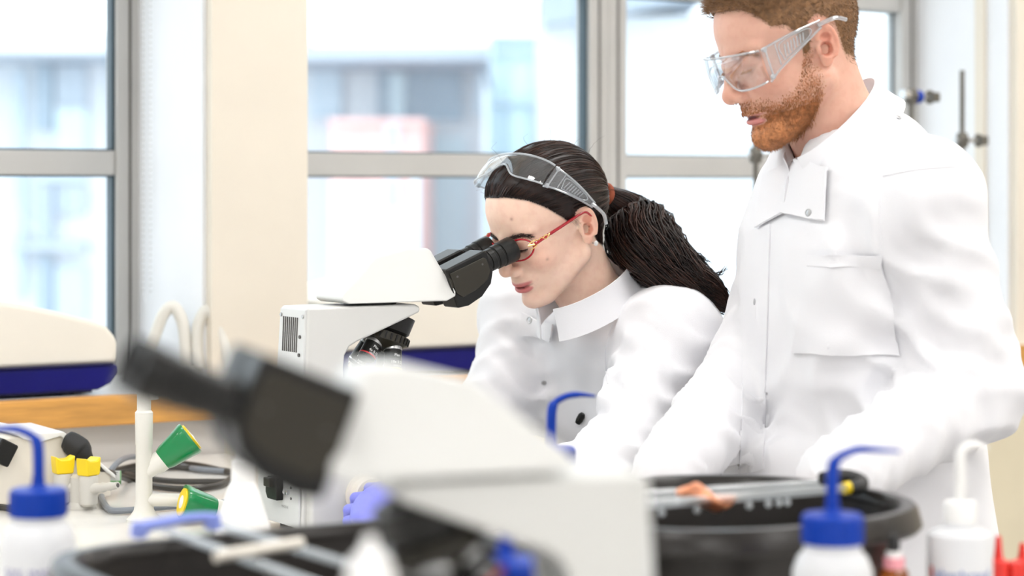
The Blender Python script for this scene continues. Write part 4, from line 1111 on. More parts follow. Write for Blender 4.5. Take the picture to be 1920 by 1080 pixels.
def strands(paths, radii, sides=3):
    # paths (n,m,3) -> one mesh of thin tapering tubes
    n, m, _ = paths.shape
    T = np.gradient(paths, axis=1); T /= np.linalg.norm(T, axis=2, keepdims=True) + 1e-9
    ref = np.array([.31, .17, .93]); a = np.cross(T, ref); a /= np.linalg.norm(a, axis=2, keepdims=True) + 1e-9; b = np.cross(T, a)
    rr = np.broadcast_to(radii, (n, m))[:, :, None]
    V = np.stack([paths + rr * (math.cos(2 * math.pi * k / sides) * a + math.sin(2 * math.pi * k / sides) * b) for k in range(sides)], 2)
    base = (np.arange(n)[:, None, None] * m + np.arange(m - 1)[None, :, None]) * sides + np.arange(sides)[None, None, :]
    nxt = (np.arange(n)[:, None, None] * m + np.arange(m - 1)[None, :, None]) * sides + ((np.arange(sides) + 1) % sides)[None, None, :]
    F = np.stack([base, nxt, nxt + sides, base + sides], -1).reshape(-1, 4)
    return V.reshape(-1, 3), F
def tufts(P_, D_, L, w):
    # short tapering hairs: three-sided spikes
    n = len(P_); D_ = D_ / (np.linalg.norm(D_, axis=1)[:, None] + 1e-9)
    a = np.cross(D_, rng.normal(size=(n, 3))); a /= np.linalg.norm(a, axis=1)[:, None] + 1e-9; b = np.cross(D_, a)
    L = np.broadcast_to(L, (n,))[:, None]; w = np.broadcast_to(w, (n,))[:, None]
    v = np.stack([P_ + a * w, P_ - .5 * a * w + .87 * b * w, P_ - .5 * a * w - .87 * b * w, P_ + D_ * L], 1).reshape(-1, 3)
    i = np.arange(n)[:, None] * 4
    F = np.concatenate([i + np.array([[0, 1, 3]]), i + np.array([[1, 2, 3]]), i + np.array([[2, 0, 3]])])
    return v, F

# ------------------------------------------------------------------ hands (millimetres, x to the fingertips, z back of hand, thumb on +y)
FING = [((88, 29), (42, 25, 20), 8.6), ((92, 9), (46, 29, 21), 8.8), ((88, -11), (43, 27, 20), 8.4), ((80, -29), (34, 20, 18), 7.4)]
def hand_sdf(x, y, z, curl, thumb=.5):
    d = ell(x, y, z, (48, 0, 0), (50, 41, 14))
    d = smin(d, ell(x, y, z, (76, 0, 1), (24, 40, 12)), 10)
    d = smin(d, rcone(x, y * .8, z, (-34, 0, 0), (14, 0, 0), 20, 21), 16)
    for (bx, by), segs, r in FING:
        p = np.array([bx - 8, by, 2.0]); a = 0.0; sp = by * .004
        for k, L in enumerate(segs):
            a += curl[k]
            q = p + L * np.array([math.cos(a) * math.cos(sp), math.cos(a) * math.sin(sp), -math.sin(a)])
            f = rcone(x, y, z, p, q, r - .5 * k, r - .5 * k - .5)
            d = smin(d, f, 5 if k == 0 else 1.5); p = q
    p = np.array([22, 26, -6.]); 
    for q, r0, r1 in ((np.array([52, 50, -16 - 14 * thumb]), 14, 11), (np.array([78, 56 - 10 * thumb, -26 - 26 * thumb]), 10.5, 9.5), (np.array([98, 54 - 18 * thumb, -34 - 36 * thumb]), 9.2, 7.8)):
        d = smin(d, rcone(x, y, z, p, q, r0, r1), 6); p = q
    return d
def build_hand(o, xdir, zdir, curl, thumb, mirror=False, h=2.4, scale=1.0):
    lo = (-75, -62, -110); hi = (215, 80, 30)
    x, y, z = grid(lo, hi, h)
    V, Q = surfnets(hand_sdf(x, y, z, curl, thumb), lo, h, 1)
    if mirror: V[:, 1] *= -1; Q = Q[:, ::-1]
    X = unit(xdir); Z = unit(np.array(zdir) - X * np.dot(zdir, X)); Yv = np.cross(Z, X)
    return np.array(o) + V * .001 * scale @ np.stack([X, Yv, Z]), Q

# ------------------------------------------------------------------ torso and cloth
def torso(x, y, z, A, B, lat, tt, hw, hd, fo):
    A, B = np.array(A), np.array(B); w = unit(B - A); L = np.linalg.norm(B - A)
    l = unit(lat - w * np.dot(lat, w)); f = np.cross(w, l) * -1            # f points out of the chest when lat is the person's left
    px, py, pz = x - A[0], y - A[1], z - A[2]
    t = (px * w[0] + py * w[1] + pz * w[2]) / L
    a = px * l[0] + py * l[1] + pz * l[2]; b = px * f[0] + py * f[1] + pz * f[2]
    H = np.interp(t, tt, hw).astype(np.float32); D = np.interp(t, tt, hd).astype(np.float32); o = np.interp(t, tt, fo).astype(np.float32)
    e = 2.4
    k = (np.abs(a / H) ** e + np.abs((b - o) / D) ** e) ** (1 / e)
    d = (k - 1) * np.minimum(H, D)
    return smax(smax(d, (tt[0] - t) * L, .03), (t - tt[-1]) * L, .03)
def folds(x, y, z, F, src):
    for c, dr, lam, amp, rad in src:
        c = np.array(c); dr = unit(dr)
        px, py, pz = x - c[0], y - c[1], z - c[2]
        r2 = (px * px + py * py + pz * pz) / rad ** 2
        s = np.cross(dr, (.3, .5, .8)); s = unit(s); s2 = np.cross(dr, s)
        ph = (px * dr[0] + py * dr[1] + pz * dr[2]) / lam + .35 * np.sin((px * s[0] + py * s[1] + pz * s[2]) / lam * 2.1) + .25 * np.sin((px * s2[0] + py * s2[1] + pz * s2[2]) / lam * 3.3 + 1)
        F = F - amp * ((.5 + .5 * np.cos(2 * math.pi * ph)) ** 2.2 - .25) * np.exp(-r2)
    return F
def wobble(x, y, z, F, amp, lam, seed):
    r = np.random.default_rng(seed); s = 0
    for i in range(7):
        k = r.normal(size=3); k = k / np.linalg.norm(k) * 2 * math.pi / (lam * (.6 + .9 * r.random())); s = s + np.sin(x * k[0] + y * k[1] + z * k[2] + r.random() * 6.28)
    return F + amp * s / 3
class Draper:                                         # finds points on a garment along the camera's line of sight
    def __init__(s, V, Q): s.b = BVHTree.FromPolygons([tuple(v) for v in V], [tuple(q) for q in Q])
    def hit(s, u, v):
        d = Vector(((u - U0) / FPX, 1, -(v - V0) / FPX)).normalized()
        loc, n, i, dist = s.b.ray_cast(Vector((0, 0, CH)), d)
        if loc is None: return None, None
        if n.dot(d) > 0: n = -n
        return np.array(loc), np.array(n)
    def patch(s, name, c, nu, nv, off, th, m, parent):
        A, B, Cc, D = [np.array(q, float) for q in c]      # tl, tr, br, bl
        v1, v2, ok = [], [], True
        for j in range(nv + 1):
            for i in range(nu + 1):
                a, b = i / nu, j / nv
                q = (A * (1 - a) + B * a) * (1 - b) + (D * (1 - a) + Cc * a) * b
                p, n = s.hit(*q)
                if p is None: return None
                v1.append(p + n * off); v2.append(p + n * (off - th))
        V = np.array(v1); W = nu + 1
        # relax so that the cloth lies flat
        G = V.reshape(nv + 1, W, 3)
        for _ in range(6):
            G2 = G.copy(); G2[1:-1, 1:-1] = (G[1:-1, 1:-1] * 2 + G[:-2, 1:-1] + G[2:, 1:-1] + G[1:-1, :-2] + G[1:-1, 2:]) / 6; G = G2
        V = G.reshape(-1, 3); n0 = len(V); Bk = np.array(v2)
        f = [(j * W + i, j * W + i + 1, (j + 1) * W + i + 1, (j + 1) * W + i) for j in range(nv) for i in range(nu)]
        f2 = [tuple(n0 + q for q in reversed(ff)) for ff in f]
        per = [i for i in range(W)] + [j * W + nu for j in range(1, nv + 1)] + [nv * W + i for i in range(nu - 1, -1, -1)] + [j * W for j in range(nv - 1, 0, -1)]
        f3 = [(per[i], per[i] + n0, per[(i + 1) % len(per)] + n0, per[(i + 1) % len(per)]) for i in range(len(per))]
        return mesh_obj(name, np.vstack([V, Bk]), f + f2 + f3, m, parent, angle=50)
    def seam(s, name, pts, r, m, parent, n=24):
        q = spline([(a, b, 0) for a, b in pts], n); out = []
        for a in q:
            p, nn = s.hit(a[0], a[1])
            if p is not None: out.append(p + nn * r * .3)
        if len(out) > 3: return MB().tube(np.array(out), r, 6).build(name, m, parent)
    def snap(s, u, v, r, parent, m='steel', name='snap_stud', lift=0.0):
        p, n = s.hit(u, v)
        if p is None: return
        p = p + n * lift
        A = frame_z(p, n)
        k = 20; vv = []; ff = []
        for i in range(k):
            a = 2 * math.pi * i / k
            for j in range(8):
                b = 2 * math.pi * j / 8; rr = r * (1 + .22 * math.cos(b)); vv.append((rr * math.cos(a), rr * math.sin(a), r * .22 * math.sin(b) + .0012))
        for i in range(k):
            for j in range(8): ff.append((i * 8 + j, ((i + 1) % k) * 8 + j, ((i + 1) % k) * 8 + (j + 1) % 8, i * 8 + (j + 1) % 8))
        vv = np.array(vv) @ A[:3, :3].T + A[:3, 3]
        ring = MB().add(vv, ff).build(name, m, parent, angle=180)
        MB().lathe([(r * .8, 0), (r * .8, .0014), (r * .3, .0018)], 16, A).build('snap_centre', 'coat' if m == 'print_grey2' else 'steel', ring)
M['snap_white'] = mat('snap_pearl', (0.55, 0.55, 0.57), 0.35, var=0.03)
def collar(name, ctr, front, lat, up, a, b, hgt, open_deg, parent, flare=.010, dip=.0, n=48, m='coat', a2=None):
    # stand collar: band around the neck, open at the front
    f, l, u = unit(front), unit(lat), unit(up)
    V = []; rows = 5
    ths = np.linspace(math.radians(open_deg), 2 * math.pi - math.radians(open_deg), n)
    for layer in (0, 1):
        for j in range(rows):
            t = j / (rows - 1)
            for th in ths:
                s_ = flare * (1 - t) ** 1.5 - .0022 * layer
                rad_a, rad_b = a + s_, b + s_
                V.append(np.array(ctr) + f * rad_a * math.cos(th) + l * rad_b * math.sin(th) + u * (hgt * (t - .35) + dip * math.cos(th)))
    F = []
    N = rows * n
    for j in range(rows - 1):
        for i in range(n - 1):
            q = (j * n + i, j * n + i + 1, (j + 1) * n + i + 1, (j + 1) * n + i); F.append(q); F.append(tuple(N + k for k in reversed(q)))
    for i in range(n - 1):
        F.append(((rows - 1) * n + i, (rows - 1) * n + i + 1, N + (rows - 1) * n + i + 1, N + (rows - 1) * n + i)); F.append((i, N + i, N + i + 1, i + 1))
    for j in range(rows - 1):
        for i in (0, n - 1): F.append((j * n + i, (j + 1) * n + i, N + (j + 1) * n + i, N + j * n + i))
    return mesh_obj(name, V, F, m, parent, angle=60)

# ------------------------------------------------------------------ clear safety goggles, built in head axes (mm)
def goggles(fr, sc, label, tf=None):
    tf = tf or (lambda q: q)
    W_ = lambda q: to_world(np.array([tf(np.array(p, float)) for p in q]), fr, sc)
    org = W_([(60, 0, 5)])[0]
    o = empty('safety_goggles', org, 0, label, 'goggles')
    L = lambda q: W_(q) - org
    def front(t):                                     # t in [-1,1] across the lens
        a = t * 1.22; return np.array([66 + 41 * math.cos(a) ** .9, 77 * math.sin(a) / math.sin(1.22), 0])
    def ztop(t): return 27 - 3 * t * t
    def zbot(t):
        nose = 24 * math.exp(-(t / .22) ** 2)
        return -21 + nose + 5 * abs(t) ** 3
    n, mrow = 48, 10
    V = []
    for lay in (0, 1):
        for j in range(mrow + 1):
            for i in range(n + 1):
                t = -1 + 2 * i / n; p = front(t); s_ = j / mrow; zz = zbot(t) + (ztop(t) - zbot(t)) * s_
                bul = 3 * (1 - (2 * s_ - 1) ** 2)
                V.append((p[0] + bul - 2.0 * lay, p[1] * (1 - .024 * lay), zz))
    W1 = n + 1; N = (mrow + 1) * W1; F = []
    for j in range(mrow):
        for i in range(n):
            q = (j * W1 + i, j * W1 + i + 1, (j + 1) * W1 + i + 1, (j + 1) * W1 + i); F += [q, tuple(N + k for k in reversed(q))]
    ed = [i for i in range(W1)] + [j * W1 + n for j in range(1, mrow + 1)] + [mrow * W1 + i for i in range(n - 1, -1, -1)] + [j * W1 for j in range(mrow - 1, 0, -1)]
    F += [(ed[i], N + ed[i], N + ed[(i + 1) % len(ed)], ed[(i + 1) % len(ed)]) for i in range(len(ed))]
    lens = mesh_obj('lens', L(V), F, 'goggle', o, angle=60)
    mk = lambda pts, r, nm, m='goggle_rim', par=None, k=40: MB().tube(spline(L(pts), k), r * .001 * sc, 8).build(nm, m, par or lens)
    tsx = np.linspace(-1, 1, 33)
    mk([front(t) + np.array([1, 0, ztop(t)]) for t in tsx], 1.5, 'upper_rim', k=60)
    mk([front(t) + np.array([1, 0, zbot(t)]) for t in tsx], 1.4, 'lower_rim', k=80)
    for sy in (1, -1):
        def sp(s_, zf):                              # side shield: s_ 0 at the lens hinge .. 1 at the ear
            x = 80 + (-10 - 80) * s_; yv = 77 + 3.5 * math.sin(math.pi * min(1, s_)) - 1.0 * s_
            hi = 24 + 9 * s_ + 2 * math.sin(math.pi * s_); lo_ = -18 + 42 * s_ ** .8
            return (x, sy * yv, lo_ + (hi - lo_) * zf)
        nn, mm_ = 20, 5; V = []
        for lay in (0, 1):
            for j in range(mm_ + 1):
                for i in range(nn + 1):
                    p = sp(i / nn, j / mm_); V.append((p[0], p[1] - sy * 1.4 * lay, p[2]))
        W1 = nn + 1; N = (mm_ + 1) * W1; F = []
        for j in range(mm_):
            for i in range(nn):
                q = (j * W1 + i, j * W1 + i + 1, (j + 1) * W1 + i + 1, (j + 1) * W1 + i); F += [q, tuple(N + k for k in reversed(q))]
        ed = [i for i in range(W1)] + [j * W1 + nn for j in range(1, mm_ + 1)] + [mm_ * W1 + i for i in range(nn - 1, -1, -1)] + [j * W1 for j in range(mm_ - 1, 0, -1)]
        F += [(ed[i], N + ed[i], N + ed[(i + 1) % len(ed)], ed[(i + 1) % len(ed)]) for i in range(len(ed))]
        sd = mesh_obj('side_shield', L(V), F, 'goggle_side', o, angle=60)
        mk([sp(t, 1) for t in np.linspace(0, 1, 9)], 1.5, 'shield_edge', par=sd, k=24)
        mk([sp(t, 0) for t in np.linspace(0, 1, 9)], 1.5, 'shield_edge', par=sd, k=24)
        mk([sp(.06, t) for t in np.linspace(0, 1, 5)], 1.2, 'shield_edge', par=sd, k=12)
        mk([sp(.22, t) for t in np.linspace(.1, .95, 5)], .9, 'shield_edge', par=sd, k=12)
        for k in range(7):
            s_ = .34 + k * .055
            mk([sp(s_ + .03 * (t - .5), .22 + .5 * t) for t in np.linspace(0, 1, 4)], 1.0, 'vent_rib', par=sd, k=8)
        mk([sp(.29, .15), sp(.29, .85), sp(.76, .80), sp(.76, .2), sp(.29, .15)], .8, 'vent_frame', par=sd, k=40)
        for zf in (.04, .96):
            p = np.array(sp(.05, zf)); MB().lathe([(.0032, -.0012), (.0036, .001), (.002, .0022)], 14, frame_z(L([p])[0], L([p + np.array([0, sy * 5, 0])])[0] - L([p])[0])).build('hinge_boss', 'goggle_rim', sd)
        mk([sp(.95, .5), (-16, sy * 78, 29), (-32, sy * 79, 29), (-46, sy * 77, 22)], 2.8, 'temple_tip', 'goggle_rim', sd, 20)
    return o
# ================================================================== the standing man
SK_M = (.76, .445, .335); SK_W = (.95, .665, .52)
def zline(x, pts): return np.interp(x, [p[0] for p in pts], [p[1] for p in pts])
def sub_mesh(V, Q, mask, disp, thr=.5):
    # the faces of a mesh whose corners pass the mask, lifted by disp along the normals
    N = vnormals(V, Q); fq = Q[(mask[Q] > thr).all(1)]
    ids = np.unique(fq); mp = -np.ones(len(V), np.int64); mp[ids] = np.arange(len(ids))
    return V[ids] + N[ids] * disp[ids][:, None], mp[fq], N[ids], ids
def scatter(V, Q, w, n):
    area = np.linalg.norm(np.cross(V[Q[:, 2]] - V[Q[:, 0]], V[Q[:, 3]] - V[Q[:, 1]]), axis=1)
    pr = area * w[Q].mean(1); pr = pr / pr.sum()
    i = rng.choice(len(Q), n, p=pr); a, b = rng.random(n)[:, None], rng.random(n)[:, None]
    q = V[Q[i]]; return (q[:, 0] * (1 - a) + q[:, 1] * a) * (1 - b) + (q[:, 3] * (1 - a) + q[:, 2] * a) * b, i

MY = math.radians(19); MP = math.radians(20)
mfr = head_frame((.364, 2.76, 1.555), MY, MP)
MS = 1.0
man = empty('person', (.47, 2.86, 0), 0, 'bearded man in a white lab coat and clear goggles standing at the right', 'person')
def place(o, root):                                   # keep world coordinates under a root that stands on the floor
    o.matrix_parent_inverse = Matrix.Translation(root.location).inverted(); return o
neckb = np.array([.440, 2.80, 1.43])
V, Q = build_head(mfr, MS, False, [np.array([.418, 2.787, 1.462]), np.array([.452, 2.81, 1.37])], (54, 57, 66), 2.2)
x, y, z = V.T
C = face_colours(V, False, SK_M, 2.2)
ay = np.abs(y)
# beard and hair regions
cheek = zline(x, [(-20, 30), (4, 20), (16, 0), (28, -30), (45, -44), (62, -50), (78, -42), (90, -39), (120, -42)])
bm = sstep(cheek - z, -8, 9) * sstep(x - zline(z, [(-125, 52), (-112, 42), (-95, 26), (-60, 10), (-20, 7), (10, 8)]), -7, 11) * sstep(z, -124, -106) * sstep(ay - 0, -1, 0)
_, lipd, _ = head_sdf(x, y, z, False, 2.2)
bm = bm * np.where(z > -55, sstep(lipd, -3, -1), sstep(lipd, 1.2, 3.5)) * (1 - sstep(x, 98, 104) * (z > -43))
bm = bm * (1 - np.exp(-((z + 46) / 6.0) ** 2 - ((ay - 34) / 9) ** 2) * .0)
soul = np.exp(-((z + 75) / 4.5) ** 2 - ((ay - 12) / 7) ** 2) * sstep(x, 78, 84); bm = bm * (1 - .7 * soul)
ear_m = (ear_sdf(x, ay, z) < 1.5) & (ay > 66)
bm = np.where(ear_m, 0, bm)
hl = zline(x, [(-110, -40), (-62, -46), (-44, -36), (-34, 6), (-24, 30), (-10, 40), (4, 34), (8, -2), (18, -4), (22, 26), (34, 40), (50, 44), (58, 58), (70, 74), (90, 80), (120, 84)])
hm = np.where(x < -28, sstep(z - hl, -4, 30), sstep(z - hl, -4, 7)); hm = np.where(ear_m, 0, hm)
fade = sstep(z, 20, 62)
C = C * (1 - .72 * hm[:, None]) + np.array((.27, .145, .07)) * (.72 * hm)[:, None]
bw = bm * np.where(z > -57, .34, .55)
C = C * (1 - bw[:, None]) + np.array((.62, .29, .13)) * bw[:, None]
N = vnormals(V, Q)
man_head = (V, Q, C)
def w_mesh(Vl, fr, sc): return to_world(Vl, fr, sc)
man_skin = [(to_world(V, mfr, MS), Q, C)]
# hair: soft cap on top plus short hairs
top = sstep(z, 50, 85)
hms = hm
Vh, Qh, Nh, ids = sub_mesh(V, Q, hms, (.2 + 10 * top * hm) * (1 + .10 * np.sin(x * .35 + 2 * np.sin(y * .15)) * top) * sstep(hm, .45, 1), .55)
hair_parts = []
P1, i1 = scatter(V, Q, hm ** 1.3 * (1.0 + .9 * fade), 20000)
zz1 = P1[:, 2]; Nn = N[Q[i1]].mean(1)
comb = np.stack([np.where(zz1 > 60, .7, -.45) + 0 * zz1, np.sign(P1[:, 1]) * .05, np.where(zz1 > 60, .25, -.9)], 1)
ft = sstep(zz1, 52, 85)
Dh = Nn * (.30 + .5 * ft)[:, None] + comb + rng.normal(size=P1.shape) * .35
vt, Ft = tufts(P1 + Nn * (10 * ft)[:, None], Dh, 3.5 + 9 * ft * (.6 + .8 * rng.random(len(P1))) + 2 * rng.random(len(P1)), .30)
ho = big_mesh('hair', to_world(Vh, mfr, MS), Qh, 'hair_brown'); ho.parent = man; place(ho, man)
ht = big_mesh('hair_strands', to_world(vt, mfr, MS), Ft, 'hair_brown', smooth=False); ht.parent = ho; ht['kind'] = 'stuff'
# beard
P2, i2 = scatter(V, Q, bm ** 1.2 * (.4 + .6 * sstep(-z, 30, 80)), 13000)
N2 = N[Q[i2]].mean(1)
dirb = np.stack([.30 + 0 * P2[:, 0], 0 * P2[:, 0], -1.0 + 0 * P2[:, 0]], 1)
Lb = 2.6 + 4.5 * sstep(-P2[:, 2], 45, 100) * (.5 + rng.random(len(P2)))
vt, Ft = tufts(P2, N2 * .55 + dirb + rng.normal(size=P2.shape) * .32, Lb, .42)
bo = big_mesh('beard', to_world(vt, mfr, MS), Ft, 'hair_ginger', smooth=False); bo.parent = man; place(bo, man); bo['kind'] = 'stuff'
Vb, Qb, _, _ = sub_mesh(V, Q, bm * sstep(-z, 58, 72), 4.2 * bm * sstep(-z, 60, 100) * (1 + .10 * np.sin(x * .9 + y * .5) * np.sin(z * .8)), .3)
b2 = big_mesh('beard_mass', to_world(Vb, mfr, MS), Qb, 'hair_ginger'); b2.parent = bo
# eyebrows, lashes
def brow_lash(root, fr, sc, dark, fem, nm_mat):
    v_all, f_all, n0 = [], [], 0
    for sy in (1, -1):
        n = 260; t = rng.random(n)
        bx = np.interp(t, [0, .5, 1], [92.5 if not fem else 91, 88, 74]); by = 12 + 36 * t; bz = np.interp(t, [0, .6, 1], [20, 24, 18]) + rng.normal(size=n) * 1.4
        p = np.stack([bx, sy * by, bz], 1)
        v, f = tufts(p, np.stack([-.25 - .4 * t, sy * (1 + 0 * t), .25 - .6 * t], 1) + rng.normal(size=p.shape) * .15, 7, .38)
        v_all.append(v); f_all.append(f + n0); n0 += len(v)
        th = np.linspace(-1, 1, 40)
        base = np.stack([75 + 13.9 * np.cos(th * .95), sy * (31 + 13.9 * np.sin(th * .95)), 3.2 - 1.2 * np.cos(th)], 1)
        v, f = tufts(base, np.stack([1 + 0 * th, sy * th * .5, -.75 + 0 * th], 1), 6.5, .5)
        v_all.append(v); f_all.append(f + n0); n0 += len(v)
    o = big_mesh('eyebrows_and_lashes', to_world(np.concatenate(v_all), fr, sc), np.concatenate(f_all), nm_mat, smooth=False); o.parent = root; place(o, root)
brow_lash(man, mfr, MS, None, False, 'hair_ginger')

# body under the coat, arms, hands
MTY = math.radians(13)
md = np.array([-math.cos(MTY), -math.sin(MTY), 0]); ml = np.array([math.sin(MTY), -math.cos(MTY), 0])
shL = P(1730, 372, 2.66); shR = shL - ml * .37; shR[2] = 1.345
elL = P(1822, 735, 2.66); wrL = P(1572, 892, 2.50)
elR = P(1420, 690, 2.9); wrR = P(1252, 885, 2.66)
pel = np.array([.50, 2.86, .88]); nkb = np.array([.437, 2.80, 1.47])
tt = [-.02, .12, .35, .6, .76, .88, .96, 1.02]
hw = [.18, .175, .165, .180, .186, .165, .105, .06]
hd = [.135, .128, .118, .118, .110, .092, .072, .055]
fo = [.02, .022, .026, .024, .014, .0, .0, .0]
def man_shape(x, y, z, g):
    d = torso(x, y, z, pel, nkb, ml, tt, [q + g for q in hw], [q + g for q in hd], fo)
    for sh in (shL, shR):
        d = smin(d, rcone(x, y, z, nkb + np.array([.01, 0, -.075]), sh, .050 + g, .058 + g), .05)
    for sh, el, wr in ((shL, elL, wrL), (shR, elR, wrR)):
        a = rcone(x, y, z, sh, el, .058 + g, .050 + g); b = rcone(x, y, z, el, wr, .048 + g, .030 + g * 1.4)
        d = smin(d, smin(a, b, .03), .028)
    return d
lo, hi, h = (.13, 2.38, .46), (.76, 3.22, 1.56), .0062
x, y, z = grid(lo, hi, h)
F = man_shape(x, y, z, .011)
# loose lower part of the coat
sk = pel + md * .02
F = smin(F, torso(x, y, z, (sk[0], sk[1], .48), (sk[0] - .015, sk[1] - .005, 1.05), ml, [0, .5, 1.0], [.235, .215, .185], [.185, .165, .155], [.0, .01, .02]), .05)
F = smax(F, -(z - .50), .01)
up_ = lambda a, b: unit(np.array(b) - np.array(a))
dpt = lambda p: p[1]
src = [(elL, up_(shL, wrL), .055, .008, .10), (shL * .45 + elL * .55, up_(shL, elL) + np.array([.5, 0, 0]), .09, .008, .13), (elL * .5 + wrL * .5, up_(elL, wrL), .06, .007, .10), (wrL, up_(elL, wrL), .028, .008, .07),
       (elR, up_(shR, wrR), .045, .012, .10), (elR * .45 + wrR * .55, up_(elR, wrR), .042, .011, .09), (wrR, up_(elR, wrR), .024, .009, .06),
       (P(1690, 470, 2.62), np.array([.8, 0, .45]), .07, .009, .10), (P(1560, 720, 2.68), np.array([.9, 0, -.35]), .07, .0055, .12), (P(1500, 560, 2.70), np.array([.95, 0, .25]), .09, .004, .15),
       (P(1720, 650, 2.6), np.array([.7, 0, .7]), .06, .009, .10), (P(1600, 300, 2.68), np.array([.6, 0, .8]), .06, .004, .10)]
F = folds(x, y, z, F, src)
F = wobble(x, y, z, F, .0022, .11, 3)
F = smax(F, -rcone(x, y, z, (.385, 2.77, 1.60), (.440, 2.80, 1.415), .075, .066), .012)       # neck opening
F = smax(F, -rcone(x, y, z, (.36, 2.765, 1.46), (.345, 2.755, 1.36), .03, .010), .010)
CV, CQ = surfnets(F, lo, h, 1)
co = big_mesh('lab_coat', CV, CQ, 'coat'); co.parent = man; place(co, man)
dm = Draper(CV, CQ)
lo2, h2 = (.13, 2.38, .80), .011
x, y, z = grid(lo2, (.76, 3.22, 1.50), h2)
Vt, Qt = surfnets(man_shape(x, y, z, -.012), lo2, h2, 1)
man_skin.append((Vt, Qt, SK_M))
fw = -E1
hx = unit(fw * .8 + np.array([0, 0, -.75]))
vL, qL = build_hand(wrL, hx, np.array([-.3, -.1, 1.0]) , (.15, .35, .25), .3, True)
hx2 = unit(fw * .75 + np.array([0, 0, -.62]))
vR, qR = build_hand(wrR, hx2, np.array([-.3, 0, 1.0]), (.15, .35, .25), .3)
for v in (vL, vR):                                     # fingertips rest on the bench, not in it
    dz = BENCH + .001 - v[:, 2].min()
    if dz > 0: v[:, 2] = np.where(v[:, 2] < BENCH + .03, np.maximum(v[:, 2], BENCH + .001), v[:, 2])
man_skin += [(vL, qL, SK_M), (vR, qR, SK_M)]
V_, Q_, C_ = joined(man_skin)
bd = big_mesh('body', V_, Q_, 'skin', col=C_); bd.parent = man; place(bd, man)
# maroon shirt showing in the collar
x, y, z = grid((.28, 2.62, 1.25), (.56, 2.98, 1.48), .005)
sv = smin(torso(x, y, z, pel, nkb, ml, tt, [q - .004 for q in hw], [q + .001 for q in hd], fo), rcone(x, y, z, nkb + md * .012 + np.array([0, 0, -.03]), nkb + np.array([0, 0, -.16]), .066, .09), .03)
sv = np.maximum(sv, (z - 1.405) - .55 * ((x - .43) * -md[0] + (y - 2.80) * -md[1]))
Vs, Qs = surfnets(sv, (.28, 2.62, 1.25), .005, 1)
so = big_mesh('t_shirt', Vs, Qs, 'maroon'); so.parent = man; place(so, man)
# trousers and shoes
x, y, z = grid((.28, 2.62, .04), (.74, 3.12, .98), .012)
tr = 1e3 + 0 * x
for s in (1, -1):
    hip = pel + ml * .09 * s + np.array([0, 0, -.02]); kn = hip + np.array([.0, 0, -.42]) + md * .03; an = hip + np.array([0, 0, -.80]) - md * .01
    tr = np.minimum(tr, smin(rcone(x, y, z, hip, kn, .088, .064), rcone(x, y, z, kn, an, .062, .050), .03))
tr = smin(tr, ell(x, y, z, pel, (.15, .16, .11)), .05)
Vs, Qs = surfnets(tr, (.28, 2.62, .04), .012, 1)
so = big_mesh('trousers', Vs, Qs, 'denim'); so.parent = man; place(so, man)
for s in (1, -1):
    an = pel + ml * .09 * s - md * .01; an[2] = .05
    x, y, z = grid(an + np.array([-.32, -.24, -.06]), an + np.array([.20, .20, .12]), .008)
    f = smin(rcone(x, y, z, an + np.array([0, 0, .02]), an + md * .16 + np.array([0, 0, -.012]), .052, .040), sph(x, y, z, an - md * .05 + np.array([0, 0, -.005]), .045), .03)
    f = smax(f, -(z - .001), .006)
    Vs, Qs = surfnets(f, an + np.array([-.32, -.24, -.06]), .008, 1)
    so = big_mesh('shoe', Vs, Qs, 'leather'); so.parent = man; place(so, man)
# collar, pocket, placket, studs
cb = P(1648, 166, 2.85); cf = P(1500, 318, 2.73)
cm_ = (cb + cf) / 2; cfd = unit(cf - cb); cup = unit(np.cross(cfd, ml)); cup = cup if cup[2] > 0 else -cup
q = collar('collar', cm_ + np.array([.004, .004, -.012]), cfd, ml, cup, np.linalg.norm(cf - cb) / 2 + .004, .076, .048, 20, co, flare=.020); place(q, man) if False else None
def flap(name, px, parent, off=.006, th=.003, nu=14, nv=14, D=None):
    return D.patch(name, px, nu, nv, off, th, 'coat', parent)
flap('collar_flap', [(1494, 300), (1556, 318), (1551, 418), (1470, 402)], co, .009, .0035, 12, 12, dm)
flap('collar_flap', [(1440, 330), (1490, 300), (1478, 400), (1424, 428)], co, .008, .0035, 10, 10, dm)
flap('chest_pocket', [(1520, 482), (1652, 482), (1688, 668), (1488, 660)], co, .0042, .003, 22, 22, dm)
flap('pocket_hem', [(1519, 478), (1653, 478), (1656, 500), (1518, 500)], co, .0055, .002, 16, 4, dm)
flap('placket', [(1400, 436), (1446, 420), (1432, 880), (1386, 890)], co, .0022, .003, 8, 44, dm)
dm.seam('seam', [(1682, 214), (1660, 290), (1650, 380), (1652, 470)], .0012, 'coat', co)
dm.seam('seam', [(1560, 320), (1610, 260), (1660, 218), (1700, 205)], .0012, 'coat', co)
dm.seam('seam', [(1655, 330), (1720, 318), (1790, 312)], .0012, 'coat', co)
dm.snap(1525, 400, .0040, co, 'steel', lift=.0085)
for u, v in ((1684, 221), (1416, 566), (1411, 718), (1388, 872)): dm.snap(u, v, .0036, co, 'snap_white')
goggles(mfr, MS, 'clear safety goggles worn by the bearded man')

